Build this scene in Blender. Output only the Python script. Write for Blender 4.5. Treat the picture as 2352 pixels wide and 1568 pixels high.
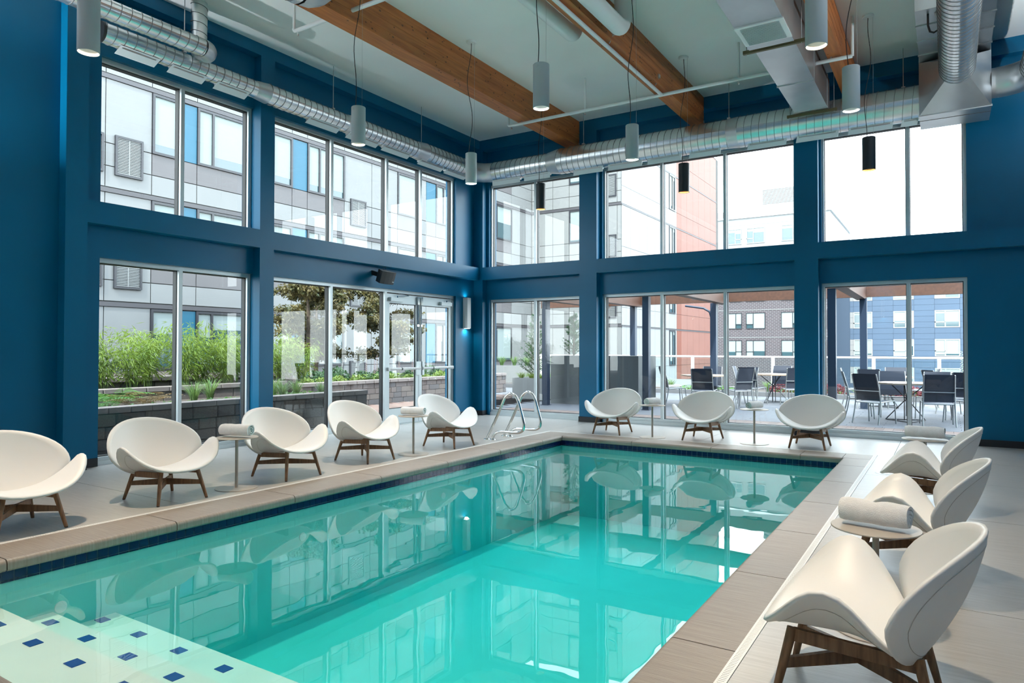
import bpy, bmesh, math, random
from mathutils import Vector, Matrix
R = math.radians
PI = math.pi
sc = bpy.context.scene
for o in list(bpy.data.objects): bpy.data.objects.remove(o)
COL = sc.collection

# ---------------------------------------------------------------- camera
F_PX, PP_Y = 1579.37, 776.69
cam_d = bpy.data.cameras.new('camera')
cam_d.sensor_fit = 'HORIZONTAL'; cam_d.sensor_width = 36.0
cam_d.lens = F_PX * 36.0 / 2352.0
cam_d.shift_y = -(784.0 - PP_Y) / 2352.0
cam_d.clip_start = 0.05; cam_d.clip_end = 400
cam = bpy.data.objects.new('camera', cam_d); COL.objects.link(cam)
a, p, r = R(32.3461), R(0.9004), R(0.0843)
fw = Vector((-math.sin(a)*math.cos(p), math.cos(a)*math.cos(p), math.sin(p)))
rt = Vector((math.cos(a), math.sin(a), 0)); up = rt.cross(fw)
RT = math.cos(r)*rt + math.sin(r)*up; UP = -math.sin(r)*rt + math.cos(r)*up
m = Matrix((( RT.x, UP.x, -fw.x, 8.4014), (RT.y, UP.y, -fw.y, -11.968), (RT.z, UP.z, -fw.z, 1.40), (0, 0, 0, 1)))
cam.matrix_world = m
sc.camera = cam

# ---------------------------------------------------------------- sky, sun, exposure
w = bpy.data.worlds.new('sky'); sc.world = w; w.use_nodes = True
nt = w.node_tree; nt.nodes.clear()
out = nt.nodes.new('ShaderNodeOutputWorld'); bg = nt.nodes.new('ShaderNodeBackground')
tc = nt.nodes.new('ShaderNodeTexCoord'); sep = nt.nodes.new('ShaderNodeSeparateXYZ')
rp = nt.nodes.new('ShaderNodeValToRGB')
rp.color_ramp.elements[0].position = 0.0; rp.color_ramp.elements[0].color = (0.90, 0.96, 1.0, 1)
rp.color_ramp.elements[1].position = 0.9; rp.color_ramp.elements[1].color = (0.52, 0.72, 1.0, 1)
ns = nt.nodes.new('ShaderNodeTexNoise'); ns.inputs['Scale'].default_value = 2.2; ns.inputs['Detail'].default_value = 5
cr = nt.nodes.new('ShaderNodeValToRGB')
cr.color_ramp.elements[0].position = 0.40; cr.color_ramp.elements[0].color = (0, 0, 0, 1)
cr.color_ramp.elements[1].position = 0.62; cr.color_ramp.elements[1].color = (1, 1, 1, 1)
mx = nt.nodes.new('ShaderNodeMix'); mx.data_type = 'RGBA'
mx.inputs['B'].default_value = (1.0, 1.0, 1.0, 1)
L = nt.links.new
L(tc.outputs['Generated'], sep.inputs[0]); L(sep.outputs['Z'], rp.inputs['Fac'])
L(tc.outputs['Generated'], ns.inputs['Vector']); L(ns.outputs['Fac'], cr.inputs['Fac'])
L(rp.outputs['Color'], mx.inputs['A']); L(cr.outputs['Color'], mx.inputs['Factor'])
L(mx.outputs['Result'], bg.inputs['Color']); L(bg.outputs[0], out.inputs[0])
bg.inputs['Strength'].default_value = 4.6

sun_d = bpy.data.lights.new('sun', 'SUN'); sun_d.energy = 4.0; sun_d.angle = R(2.0); sun_d.color = (1.0, 0.96, 0.9)
sun = bpy.data.objects.new('sun', sun_d); COL.objects.link(sun)
sun.rotation_euler = Vector((-0.20, 0.60, -0.77)).to_track_quat('-Z', 'Y').to_euler()

vs = sc.view_settings
vs.view_transform = 'Standard'; vs.look = 'None'; vs.gamma = 1.0; vs.use_curve_mapping = False
vs.exposure = 1.08
cy = sc.cycles
cy.use_denoising = True
cy.max_bounces = 9; cy.diffuse_bounces = 5; cy.glossy_bounces = 4; cy.transmission_bounces = 4; cy.transparent_max_bounces = 24
cy.caustics_reflective = False; cy.caustics_refractive = False
cy.sample_clamp_indirect = 5.0
cy.use_light_tree = True

# ---------------------------------------------------------------- helpers
class MB:
    """collects boxes, tubes and sheets; build() links them as one mesh object"""
    def __init__(s): s.v = []; s.f = []
    def add(s, vs, fs):
        n = len(s.v); s.v += [tuple(q) for q in vs]; s.f += [tuple(i+n for i in f) for f in fs]; return s
    def box(s, x0, x1, y0, y1, z0, z1):
        return s.add([(x0,y0,z0),(x1,y0,z0),(x1,y1,z0),(x0,y1,z0),(x0,y0,z1),(x1,y0,z1),(x1,y1,z1),(x0,y1,z1)],
                     [(0,3,2,1),(4,5,6,7),(0,1,5,4),(1,2,6,5),(2,3,7,6),(3,0,4,7)])
    def bar(s, p0, p1, w, h, upv=(0,0,1), w1=None, h1=None):
        p0 = Vector(p0); p1 = Vector(p1); d = (p1-p0).normalized(); u = Vector(upv)
        if abs(d.dot(u)) > 0.98: u = Vector((1,0,0))
        sd = d.cross(u).normalized(); u = sd.cross(d)
        w1 = w if w1 is None else w1; h1 = h if h1 is None else h1
        V = []
        for q, ww, hh in ((p0,w,h),(p1,w1,h1)):
            for sx, sy in ((-1,-1),(1,-1),(1,1),(-1,1)): V.append(q + sd*sx*ww/2 + u*sy*hh/2)
        return s.add(V, [(0,1,2,3),(7,6,5,4),(0,4,5,1),(1,5,6,2),(2,6,7,3),(3,7,4,0)])
    def tube(s, pts, rad, seg=10, caps=True, closed=False):
        pts = [Vector(q) for q in pts]; n = len(pts)
        rads = rad if isinstance(rad, (list, tuple)) else [rad]*n
        base = len(s.v); prev = None
        for i, q in enumerate(pts):
            if closed: d = pts[(i+1) % n]-pts[i-1]
            else: d = (pts[min(i+1,n-1)]-pts[max(i-1,0)])
            d.normalize()
            if prev is None:
                ref = Vector((0,0,1)) if abs(d.z) < 0.9 else Vector((1,0,0))
                sd = d.cross(ref).normalized()
            else:
                sd = (prev - d*prev.dot(d)).normalized()
            prev = sd; u = sd.cross(d)
            for j in range(seg):
                t = 2*PI*j/seg
                s.v.append(tuple(q + (sd*math.cos(t) + u*math.sin(t))*rads[i]))
        for i in range(n if closed else n-1):
            i2 = (i+1) % n
            for j in range(seg):
                j2 = (j+1) % seg
                s.f.append((base+i*seg+j, base+i2*seg+j, base+i2*seg+j2, base+i*seg+j2))
        if caps and not closed:
            s.f.append(tuple(base+j for j in range(seg)))
            s.f.append(tuple(base+(n-1)*seg+j for j in reversed(range(seg))))
        return s
    def lathe(s, prof, seg=24, c=(0,0,0)):
        base = len(s.v); n = len(prof)
        for rr, z in prof:
            for j in range(seg):
                t = 2*PI*j/seg; s.v.append((c[0]+rr*math.cos(t), c[1]+rr*math.sin(t), c[2]+z))
        for i in range(n-1):
            for j in range(seg):
                j2 = (j+1) % seg
                s.f.append((base+i*seg+j, base+i*seg+j2, base+(i+1)*seg+j2, base+(i+1)*seg+j))
        return s
    def disc(s, rr, z0, z1, seg=40, c=(0,0)):
        return s.lathe([(0.0001,z0),(rr-.002,z0),(rr,z0+.002),(rr,z1-.002),(rr-.002,z1),(0.0001,z1)], seg, (c[0],c[1],0))
    def prism(s, poly, z0, z1):
        n = len(poly); base = len(s.v)
        s.v += [(x,y,z0) for x,y in poly] + [(x,y,z1) for x,y in poly]
        s.f.append(tuple(base+i for i in reversed(range(n)))); s.f.append(tuple(base+n+i for i in range(n)))
        for i in range(n):
            j = (i+1) % n; s.f.append((base+i, base+j, base+n+j, base+n+i))
        return s
    def leaf(s, c, d, n, l, w, bend=0.0):
        """a pointed leaf blade, folded at its midrib: 4 triangles worth of quads"""
        d = d.normalized(); sd = d.cross(n)
        if sd.length < 1e-4: sd = Vector((1,0,0))
        sd.normalize(); n = sd.cross(d)
        b = len(s.v); mid = c + d*l*0.45 - n*bend*l*0.3; tip = c + d*l - n*bend*l
        s.v += [tuple(c), tuple(mid + sd*w/2 + n*w*0.12), tuple(tip), tuple(mid - sd*w/2 + n*w*0.12)]
        s.f += [(b, b+1, b+2), (b, b+2, b+3)]
        return s
    def mesh(s, name):
        me = bpy.data.meshes.new(name); me.from_pydata(s.v, [], s.f); me.update(); return me
    def build(s, name, mat, parent=None, smooth=None, loc=None):
        me = s.mesh(name)
        if smooth is not None: smooth_mesh(me, smooth)
        return obj(name, me, mat, parent, loc)

def smooth_mesh(me, ang=40):
    me.polygons.foreach_set('use_smooth', [True]*len(me.polygons))
    me.set_sharp_from_angle(angle=R(ang)); me.update()

def obj(name, me, mat, parent=None, loc=None):
    o = bpy.data.objects.new(name, me); COL.objects.link(o)
    if mat is not None and len(me.materials) == 0: me.materials.append(mat)
    if parent is not None: o.parent = parent
    if loc is not None: o.location = loc
    return o
def thing(name, label, cat, loc=(0,0,0), rz=0, group=None):
    o = bpy.data.objects.new(name, None); COL.objects.link(o)
    o.empty_display_size = 0.1
    o.location = loc; o.rotation_euler = (0,0,rz); o['label'] = label; o['category'] = cat
    if group: o['group'] = group
    return o
def tag(o, label, cat, group=None, kind=None):
    o['label'] = label; o['category'] = cat
    if group: o['group'] = group
    if kind: o['kind'] = kind
    return o
def struct(o): o['kind'] = 'structure'; return o
def sempty(name, loc=(0,0,0)):
    o = bpy.data.objects.new(name, None); COL.objects.link(o); o.location = loc; o['kind'] = 'structure'; o.empty_display_size = 0.1; return o
def dup(root, loc, rz=0, label=None, scale=None, swap=None):
    """copy of a thing with copies of its parts and sub-parts"""
    c = root.copy(); COL.objects.link(c); c.location = loc; c.rotation_euler = (0,0,rz)
    if label: c['label'] = label
    if scale: c.scale = (scale,)*3
    for ch in list(root.children):
        k = ch.copy(); COL.objects.link(k); k.parent = c
        for g in list(ch.children):
            q = g.copy(); COL.objects.link(q); q.parent = k
    return c
def fbox(name, b, mat, parent=None):
    return MB().box(*b).build(name, mat, parent)

# ---------------------------------------------------------------- materials
MATS = {}
def mat(name, col, rough=0.5, metal=0.0, var=0.0, vscale=6.0, stretch=(1,1,1), bump=0.0, bscale=40.0, col2=None, spec=None, coat=0.0, emit=None, detail=4.0, sharp=None, transl=None):
    mt = bpy.data.materials.new(name); mt.use_nodes = True; MATS[name] = mt
    t = mt.node_tree; N = t.nodes; K = t.links.new
    b = N['Principled BSDF']
    b.inputs['Base Color'].default_value = (*col, 1); b.inputs['Roughness'].default_value = rough; b.inputs['Metallic'].default_value = metal
    if spec is not None: b.inputs['Specular IOR Level'].default_value = spec
    if coat: b.inputs['Coat Weight'].default_value = coat; b.inputs['Coat Roughness'].default_value = 0.08
    if emit: b.inputs['Emission Color'].default_value = (*emit[0], 1); b.inputs['Emission Strength'].default_value = emit[1]
    if var or col2 or bump:
        tcn = N.new('ShaderNodeTexCoord'); mp = N.new('ShaderNodeMapping'); mp.inputs['Scale'].default_value = stretch
        K(tcn.outputs['Object'], mp.inputs['Vector'])
    if var or col2:
        n1 = N.new('ShaderNodeTexNoise'); n1.inputs['Scale'].default_value = vscale; n1.inputs['Detail'].default_value = detail
        K(mp.outputs[0], n1.inputs['Vector'])
        rm = N.new('ShaderNodeValToRGB')
        c2 = col2 if col2 else tuple(c*(1-var) for c in col); c1 = col if col2 else tuple(min(1, c*(1+var)) for c in col)
        lo, hi = sharp if sharp else (0.3, 0.7)
        rm.color_ramp.elements[0].position = lo; rm.color_ramp.elements[0].color = (*c2, 1)
        rm.color_ramp.elements[1].position = hi; rm.color_ramp.elements[1].color = (*c1, 1)
        K(n1.outputs['Fac'], rm.inputs['Fac']); K(rm.outputs['Color'], b.inputs['Base Color'])
    if bump:
        n2 = N.new('ShaderNodeTexNoise'); n2.inputs['Scale'].default_value = bscale; n2.inputs['Detail'].default_value = 5
        K(mp.outputs[0], n2.inputs['Vector'])
        bm_ = N.new('ShaderNodeBump'); bm_.inputs['Strength'].default_value = bump; bm_.inputs['Distance'].default_value = 0.01
        K(n2.outputs['Fac'], bm_.inputs['Height']); K(bm_.outputs[0], b.inputs['Normal'])
    if transl:
        tr = N.new('ShaderNodeBsdfTranslucent'); tr.inputs['Color'].default_value = (*transl, 1)
        ad = N.new('ShaderNodeMixShader'); ad.inputs[0].default_value = 0.35
        K(b.outputs[0], ad.inputs[1]); K(tr.outputs[0], ad.inputs[2]); K(ad.outputs[0], N['Material Output'].inputs[0])
    return mt

def glass_mat(name, tint, refl=1.0, ior=1.5):
    mt = bpy.data.materials.new(name); mt.use_nodes = True
    t = mt.node_tree; N = t.nodes; K = t.links.new; N.remove(N['Principled BSDF'])
    tr = N.new('ShaderNodeBsdfTransparent'); tr.inputs[0].default_value = (*tint, 1)
    gl = N.new('ShaderNodeBsdfGlossy'); gl.inputs['Roughness'].default_value = 0.0; gl.inputs[0].default_value = (refl,)*3+(1,)
    fr = N.new('ShaderNodeFresnel'); fr.inputs['IOR'].default_value = ior
    mi = N.new('ShaderNodeMixShader'); ge = N.new('ShaderNodeNewGeometry')
    sb = N.new('ShaderNodeMath'); sb.operation = 'SUBTRACT'; sb.use_clamp = True
    K(fr.outputs[0], sb.inputs[0]); K(ge.outputs['Backfacing'], sb.inputs[1])
    K(sb.outputs[0], mi.inputs[0]); K(tr.outputs[0], mi.inputs[1]); K(gl.outputs[0], mi.inputs[2]); K(mi.outputs[0], N['Material Output'].inputs[0])
    return mt

M_BLUE = mat('blue_paint', (0.0, 0.122, 0.245), 0.36, spec=0.3, var=0.06, vscale=1.2, bump=0.03, bscale=60)
M_CEIL = mat('ceiling_paint', (0.87, 0.89, 0.88), 0.8, var=0.03, vscale=0.8)
M_BLACKBASE = mat('black_rubber_base', (0.012, 0.014, 0.018), 0.5)
M_ALU = mat('satin_aluminium', (0.60, 0.66, 0.68), 0.38, 0.35)
M_GASKET = mat('black_gasket', (0.012, 0.013, 0.014), 0.5)
M_GLASS = glass_mat('window_glass', (0.93, 0.97, 0.965))
M_DECK = mat('brushed_concrete', (0.50, 0.485, 0.46), 0.30, var=0.0, vscale=3.0, stretch=(1.2, 26, 1), col2=(0.39, 0.375, 0.35), bump=0.12, bscale=8.0, detail=8)
M_COPING = mat('coping_concrete', (0.34, 0.295, 0.25), 0.42, vscale=3.0, stretch=(1.2, 26, 1), col2=(0.255, 0.215, 0.18), bump=0.25, bscale=8.0, detail=8)
M_JOINT = mat('dark_joint', (0.10, 0.085, 0.07), 0.9)  # dark brown for slab joints, channel bed, seam and finger holes
M_DRAIN = mat('white_plastic_grate', (0.80, 0.80, 0.78), 0.4)
M_TILE = mat('navy_glazed_tile', (0.006, 0.013, 0.065), 0.12, var=0.3, vscale=5)
M_GROUT = mat('pale_grout', (0.42, 0.50, 0.48), 0.8)
M_PLASTER = mat('pool_plaster', (0.80, 0.84, 0.78), 0.7, var=0.04, vscale=2)
M_STEPTILE = mat('blue_step_tile', (0.01, 0.07, 0.30), 0.3)
M_SHELL = mat('cream_shell', (0.80, 0.80, 0.785), 0.42, bump=0.02, bscale=300)
M_SEAM = mat('shell_seam', (0.50, 0.48, 0.45), 0.5)
M_OAK = mat('oiled_teak', (0.29, 0.15, 0.07), 0.5, vscale=4, stretch=(14, 14, 1.5), col2=(0.14, 0.066, 0.029), bump=0.08, bscale=20)
M_FOOT = mat('black_glide', (0.02, 0.02, 0.02), 0.5)
M_TAUPE = mat('taupe_powder_coat', (0.47, 0.42, 0.36), 0.45)
M_TOWEL = mat('terry_towel', (0.82, 0.82, 0.82), 0.95, var=0.04, vscale=30, bump=0.5, bscale=220)
M_STEEL = mat('polished_steel', (0.72, 0.73, 0.72), 0.16, 1.0)
M_GALV = mat('galvanised_steel', (0.80, 0.83, 0.83), 0.27, 0.92, vscale=3, col2=(0.66, 0.69, 0.70), bump=0.05, bscale=12)
M_GALVD = mat('galvanised_sheet', (0.66, 0.68, 0.69), 0.36, 0.85, vscale=2, col2=(0.54, 0.56, 0.57))
M_DIFF = mat('diffuser_enamel', (0.72, 0.78, 0.80), 0.45)
M_BRONZE = mat('olive_strut', (0.14, 0.12, 0.06), 0.5, 0.5)
M_PIPEW = mat('white_painted_pipe', (0.74, 0.78, 0.78), 0.4)
M_GLULAM = mat('glulam_fir', (0.56, 0.185, 0.045), 0.5, vscale=2.2, stretch=(9, 0.8, 9), col2=(0.33, 0.092, 0.020), bump=0.06, bscale=10, detail=6)
M_KNOT = mat('fir_knot', (0.12, 0.04, 0.015), 0.6)
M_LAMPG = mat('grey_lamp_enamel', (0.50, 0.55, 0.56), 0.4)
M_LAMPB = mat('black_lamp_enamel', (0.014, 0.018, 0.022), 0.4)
M_GOLD = mat('gold_reflector', (0.75, 0.50, 0.22), 0.35, 0.3)
M_CORD = mat('black_cord', (0.012, 0.012, 0.014), 0.5)
M_WHITE = mat('white_enamel', (0.80, 0.82, 0.82), 0.4)
M_SPK = mat('charcoal_speaker', (0.025, 0.028, 0.032), 0.6)
M_CABLE = mat('steel_wire', (0.5, 0.52, 0.52), 0.3, 0.8)
M_BASIN = mat('teal_pool_plaster', (0.22, 0.70, 0.66), 0.7, var=0.03, vscale=2)
M_SPSEAM = mat('duct_seam', (0.16, 0.17, 0.17), 0.5, 0.5)
# ================================================================ ROOM SHELL
ZC = 5.836           # ceiling
ZM0, ZM1 = 2.864, 3.127   # mid beam
XR, YR = 10.9, -16.2      # right and rear walls (outside the frame)
LW = [(-7.676, -5.53, 2.49, 4.92), (-5.28, -0.63, 2.49, 4.92)]            # left wall bays with glazing: y0, y1, lower head, upper head
BW = [(0.15, 2.37, 2.45, 4.90), (2.79, 6.295, 2.46, 4.90), (6.68, 8.655, 2.475, 4.90)]

b = MB()
ys = YR
for y0, y1, h0, h1 in LW:
    b.box(-.42, -.15, ys, y0, 0, ZC)
    b.box(-.42, -.15, y0, y1, h0, ZM1-.004); b.box(-.42, -.15, y0, y1, h1, ZC)
    ys = y1
b.box(-.42, -.15, ys, .42, 0, ZC)
for y0, y1 in ((-8.128, -7.889), (-5.528, -5.282), (-11.1, -10.86), (-13.9, -13.66)): b.box(-.15, 0, y0, y1, 0, ZC)
b.box(-.15, -.0005, -7.889, 0, ZM0, ZM1); b.box(-.15, -.0005, -7.889, 0, 5.665, ZC)
struct(b.build('wall_left', M_BLUE))
b = MB()
xs = -.15
for x0, x1, h0, h1 in BW:
    b.box(xs, x0, .15, .42, 0, ZC)
    b.box(x0, x1, .15, .42, h0, ZM1-.004); b.box(x0, x1, .15, .42, h1, ZC)
    xs = x1
b.box(xs, XR+.3, .15, .42, 0, ZC)
for x0, x1 in ((-.15, .0813), (2.366, 2.736), (6.291, 6.651), (10.3, 10.6)): b.box(x0, x1, 0, .15, 0, ZC)
b.box(.0813, 10.3, .0005, .15, ZM0, ZM1); b.box(.0813, 10.3, .0005, .15, 5.61, ZC)
struct(b.build('wall_back', M_BLUE))
# right wall and rear wall: glazed like the ones in view
RW = []
b = MB(); ys = YR
for y0, y1 in RW:
    b.box(XR, XR+.3, ys, y0, 0, ZC); b.box(XR, XR+.3, y0, y1, 2.46, ZM1); b.box(XR, XR+.3, y0, y1, 5.4, ZC); ys = y1
b.box(XR, XR+.3, ys, .15, 0, ZC)
struct(b.build('wall_right', M_BLUE))
RE = []
b = MB(); xs = -.42
for x0, x1 in RE:
    b.box(xs, x0, YR-.3, YR, 0, ZC); b.box(x0, x1, YR-.3, YR, 2.46, ZM1); b.box(x0, x1, YR-.3, YR, 5.4, ZC); xs = x1
b.box(xs, XR+.3, YR-.3, YR, 0, ZC)
struct(b.build('wall_rear', M_BLUE))
struct(MB().box(-.42, XR+.3, YR-.3, .42, ZC, ZC+.35).build('ceiling', M_CEIL))

# ---------------------------------------------------------------- glazing
WN = [0]
def glazing(axis, u0, u1, z0, z1, cuts, plane, bot, top, jamb=.05, sgn=-1, mull=.052, door=None):
    """one window opening: frame, mullions and panes. axis 'y' = left/right wall, 'x' = back/rear wall. plane = room-side face, sgn = outward"""
    WN[0] += 1
    root = sempty('window_%d' % WN[0])
    def bx(mb, ua, ub, za, zb, d0, d1):
        lo, hi = sorted((plane + sgn*d0, plane + sgn*d1))
        if axis == 'y': mb.box(lo, hi, ua, ub, za, zb)
        else: mb.box(ua, ub, lo, hi, za, zb)
    AD, GD = .042, .125          # bright room-side cap, dark outer pocket
    fr = MB(); gk = MB()
    end = door[0] if door else u1
    for mb, d0, d1, e in ((fr, 0, AD, 0), (gk, AD, GD, .010)):
        bx(mb, u0, u1, z1-top-e, z1, d0, d1)
        bx(mb, u0, end, z0, z0+bot+e, d0, d1)
        bx(mb, u0, u0+jamb+e, z0+bot+e, z1-top-e, d0, d1); bx(mb, u1-jamb-e, u1, z0+(0 if door else bot+e), z1-top-e, d0, d1)
    if bot > .06: bx(fr, u0, end, z0, z0+bot*.55, -.025, 0)
    fo = fr.build('frame', M_ALU, root)
    edges = [u0+jamb]
    for c in cuts:
        mb = MB(); bx(mb, c-mull/2, c+mull/2, z0+bot, z1-top, -.002, AD); mb.build('mullion', M_ALU, root)
        bx(gk, c-mull/2-.008, c+mull/2+.008, z0+bot, z1-top, AD, GD)
        edges += [c-mull/2, c+mull/2]
    edges.append(u1-jamb)
    for i in range(0, len(edges), 2):
        ua, ub = edges[i], edges[i+1]
        if door and ua > door[0]-.1: continue
        mb = MB(); bx(mb, ua, ub, z0+bot, z1-top, .056, .064); mb.build('pane', M_GLASS, root)
    gk.build('glazing_pocket', M_GASKET, root)
    return root
P = -.21
glazing('y', -7.70, -5.53, 0, 2.49, [-6.61], P, .095, .055)
glazing('y', -7.70, -5.53, ZM1-.02, 4.92, [-6.60], P, .05, .05)
glazing('y', -5.30, -.63, 0, 2.49, [-3.96, -2.655], P, .095, .055, door=(-2.655, -.69))
glazing('y', -5.30, -.63, ZM1-.02, 4.92, [-3.96, -2.63, -1.68], P, .05, .05)
for x0, x1, h, cl in ((.13, 2.38, 2.45, [1.25]), (2.775, 6.30, 2.46, [3.955, 5.11]), (6.665, 8.66, 2.475, [7.90])):
    glazing('x', x0, x1, 0, h, cl, .21, .115, .055, sgn=1)
    glazing('x', x0, x1, ZM1-.02, 4.90, cl, .21, .05, .05, sgn=1)
for y0, y1 in RW:
    for za, zb in ((0, 2.46), (ZM1, 5.4)): glazing('y', y0, y1, za, zb, [(y0+y1)/2], XR+.1, .08, .05, sgn=1)
for x0, x1 in RE:
    for za, zb in ((0, 2.46), (ZM1, 5.4)): glazing('x', x0, x1, za, zb, [(x0+x1)/2], YR-.1, .08, .05, sgn=-1)

# ---------------------------------------------------------------- double door in the left wall
def door_leaf(n, y0, y1, hinge_low):
    d = sempty('door_%d' % n)
    x0, x1 = -.275, -.225
    zt, zb = 2.415, .015
    mb = MB(); mb.box(x0, x1, y0, y0+.085, zb, zt); mb.box(x0, x1, y1-.085, y1, zb, zt)
    mb.build('stile', M_ALU, d)
    MB().box(x0, x1, y0+.085, y1-.085, zt-.17, zt).build('top_rail', M_ALU, d)
    MB().box(x0, x1, y0+.085, y1-.085, zb, .30).build('bottom_rail', M_ALU, d)
    g = MB()
    for q in ((y0+.085, y0+.097, .30, zt-.17), (y1-.097, y1-.085, .30, zt-.17), (y0+.085, y1-.085, .30, .312), (y0+.085, y1-.085, zt-.182, zt-.17)):
        g.box(-.262, -.238, *q)
    g.build('gasket', M_GASKET, d)
    MB().box(-.254, -.246, y0+.09, y1-.09, .305, zt-.175).build('pane', M_GLASS, d)
    zb_ = 1.03
    ym = y1 if hinge_low else y0
    s = -1 if hinge_low else 1
    pb = MB(); pb.tube([(-.155, y0+.03, zb_), (-.155, y1-.03, zb_)], .024, 12); pb.box(-.225, -.14, y0+.02, y0+.06, zb_-.03, zb_+.03); pb.box(-.225, -.14, y1-.06, y1-.02, zb_-.03, zb_+.03)
    o = pb.build('push_bar', M_WHITE, d, 40)
    MB().tube([(-.155, y0+.33, zb_), (-.155, y0+.36, zb_)], .0255, 12).build('push_bar_collar', M_GASKET, o, 40)
    MB().box(-.225, -.15, ym+s*.015 if s > 0 else ym-.075, ym+.075 if s > 0 else ym-.015, .90, 1.16).build('latch_case', M_ALU, d)
    vr = MB(); yy = ym + s*.043
    vr.tube([(-.208, yy, 1.16), (-.208, yy, 2.36)], .012, 8); vr.box(-.225, -.185, yy-.03, yy+.03, 2.25, 2.40); vr.box(-.225, -.19, yy-.02, yy+.02, 1.83, 1.87)
    vr.build('vertical_rod', M_STEEL, d, 40)
    yc = y0+.06 if hinge_low else y1-.40
    cl = MB().box(-.225, -.16, yc, yc+.34, 2.275, 2.345).build('closer', M_ALU, d)
    arm = MB(); arm.bar((-.17, yc+.22, 2.37), (-.19, yc+.52, 2.40), .02, .008); arm.bar((-.19, yc+.52, 2.40), (-.20, yc+.25, 2.43), .02, .008); arm.tube([(-.19, yc+.2, 2.34), (-.19, yc+.2, 2.38)], .012, 8)
    arm.build('closer_arm', M_STEEL, cl)
    return d
door_leaf(1, -2.625, -1.715, True)
door_leaf(2, -1.705, -.685, False)
struct(MB().box(-.29, -.17, -2.65, -.63, 0, .014).build('trim_1', M_ALU))

# ---------------------------------------------------------------- baseboards
b = MB()
b.box(-.15, -.138, YR, -8.128, 0, .10); b.box(-.15, .012, -8.14, -7.877, 0, .10); b.box(-.15, -.138, -7.877, -7.68, 0, .10)
b.box(-.15, .012, -5.54, -5.27, 0, .10); b.box(-.15, -.138, -.63, 0, 0, .10)
struct(b.build('baseboard_left', M_BLACKBASE))
b = MB()
b.box(-.15, .093, -.012, .15, 0, .10); b.box(2.354, 2.748, -.012, .15, 0, .10); b.box(6.279, 6.663, -.012, .15, 0, .10)
b.box(8.66, 10.29, .138, .15, 0, .10); b.box(2.748, 2.79, .138, .15, 0, .10)
struct(b.build('baseboard_back', M_BLACKBASE))

# ================================================================ POOL AND DECK
PX0, PX1, PY0, PY1 = 3.11, 7.25, -10.63, -2.12     # basin
DX0, DX1, DY1, DY0 = 2.626, 7.607, -1.655, -11.05  # outer edge of the drain channel
DWD = .047
fl = sempty('floor')
MB().box(-.42, DX0, YR-.3, .42, -.30, -.04).box(DX1, XR+.3, YR-.3, .42, -.30, -.04).box(DX0, DX1, DY1, .42, -.30, -.04).box(DX0, DX1, YR-.3, DY0, -.30, -.04).build('slab_base', M_JOINT, fl)
def slab(x0, x1, y0, y1, z0=-.04, z1=0, g=.003, mt=M_DECK, nm='slab'):
    return fbox(nm, (x0+g, x1-g, y0+g, y1-g, z0, z1), mt, fl)
for y0, y1 in ((YR, -13.2), (-13.2, -10.9), (-10.9, -8.3), (-8.3, -5.7), (-5.7, -3.1), (-3.1, DY1)): slab(-.42 if y0 < 0 else 0, DX0, y0, y1)
for x0, x1 in ((-.42, DX0), (DX0, 5.2), (5.2, 7.79), (7.79, XR+.2)): slab(x0, x1, DY1, .42)
for y0, y1 in ((YR, -13.0), (-13.0, -10.6), (-10.6, -7.51), (-7.51, -5.13), (-5.13, -3.3), (-3.3, DY1)): slab(DX1, XR+.2, y0, y1)
slab(DX0, DX1, YR, DY0)

pool = sempty('pool')
# basin shell: walls and bottom around the water
b = MB(); ZB = -1.25
b.box(PX0-.25, PX0, PY0-.25, PY1+.25, ZB-.1, -.07); b.box(PX1, PX1+.25, PY0-.25, PY1+.25, ZB-.1, -.07)
b.box(PX0, PX1, PY1, PY1+.25, ZB-.1, -.07); b.box(PX0, PX1, PY0-.25, PY0, ZB-.1, -.07); b.box(PX0-.25, PX1+.25, PY0-.25, PY1+.25, ZB-.2, ZB)
b.build('basin', M_BASIN, pool)
TRE = [(-9.93, -.30), (-9.60, -.44), (-9.17, -.58)]
ROWS = [(-10.07, 3.455, 2), (-9.70, 3.30, 4), (-9.30, 3.18, 5)]
prev = PY0
for k, (ye, z) in enumerate(TRE):
    st = fbox('pool_step', (PX0, 5.9, prev-.02, ye, ZB, z), M_PLASTER, pool); prev = ye
    for i in range(5):
        x = ROWS[k][1] + .475*i; y = ROWS[k][0]
        MB().box(x-.046, x+.046, y-.036, y+.036, z, z+.004).build('tile', M_STEPTILE, st)
# coping slabs with a bullnose edge
def coping(axis, c0, c1, e_in, e_out):
    """slab running c0..c1 along the pool edge; e_in = edge over the water, e_out = edge at the drain"""
    s = 1 if e_in > e_out else -1
    th, rr = .078, .034
    prof = [(e_out, -th), (e_out, 0)]
    for i in range(7):
        t = PI/2*i/6; prof.append((e_in - s*rr + s*rr*math.sin(t), -rr + rr*math.cos(t)))
    prof += [(e_in, -th+.012), (e_in - s*.012, -th)]
    V = []; n = len(prof)
    for c in (c0, c1):
        for u, z in prof: V.append((u, c, z) if axis == 'y' else (c, u, z))
    Fc = [tuple(range(n)), tuple(reversed(range(n, 2*n)))] + [(i, i+n, (i+1) % n+n, (i+1) % n) for i in range(n)]
    mb = MB(); mb.add(V, Fc)
    o = mb.build('coping_slab', M_COPING, pool, 35)
    bm = bmesh.new(); bm.from_mesh(o.data); bmesh.ops.recalc_face_normals(bm, faces=bm.faces); bm.to_mesh(o.data); bm.free()
    return o
YJ = [-11.0, -9.89, -8.70, -7.51, -6.32, -5.13, -3.94, -2.75, -2.13]
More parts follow.
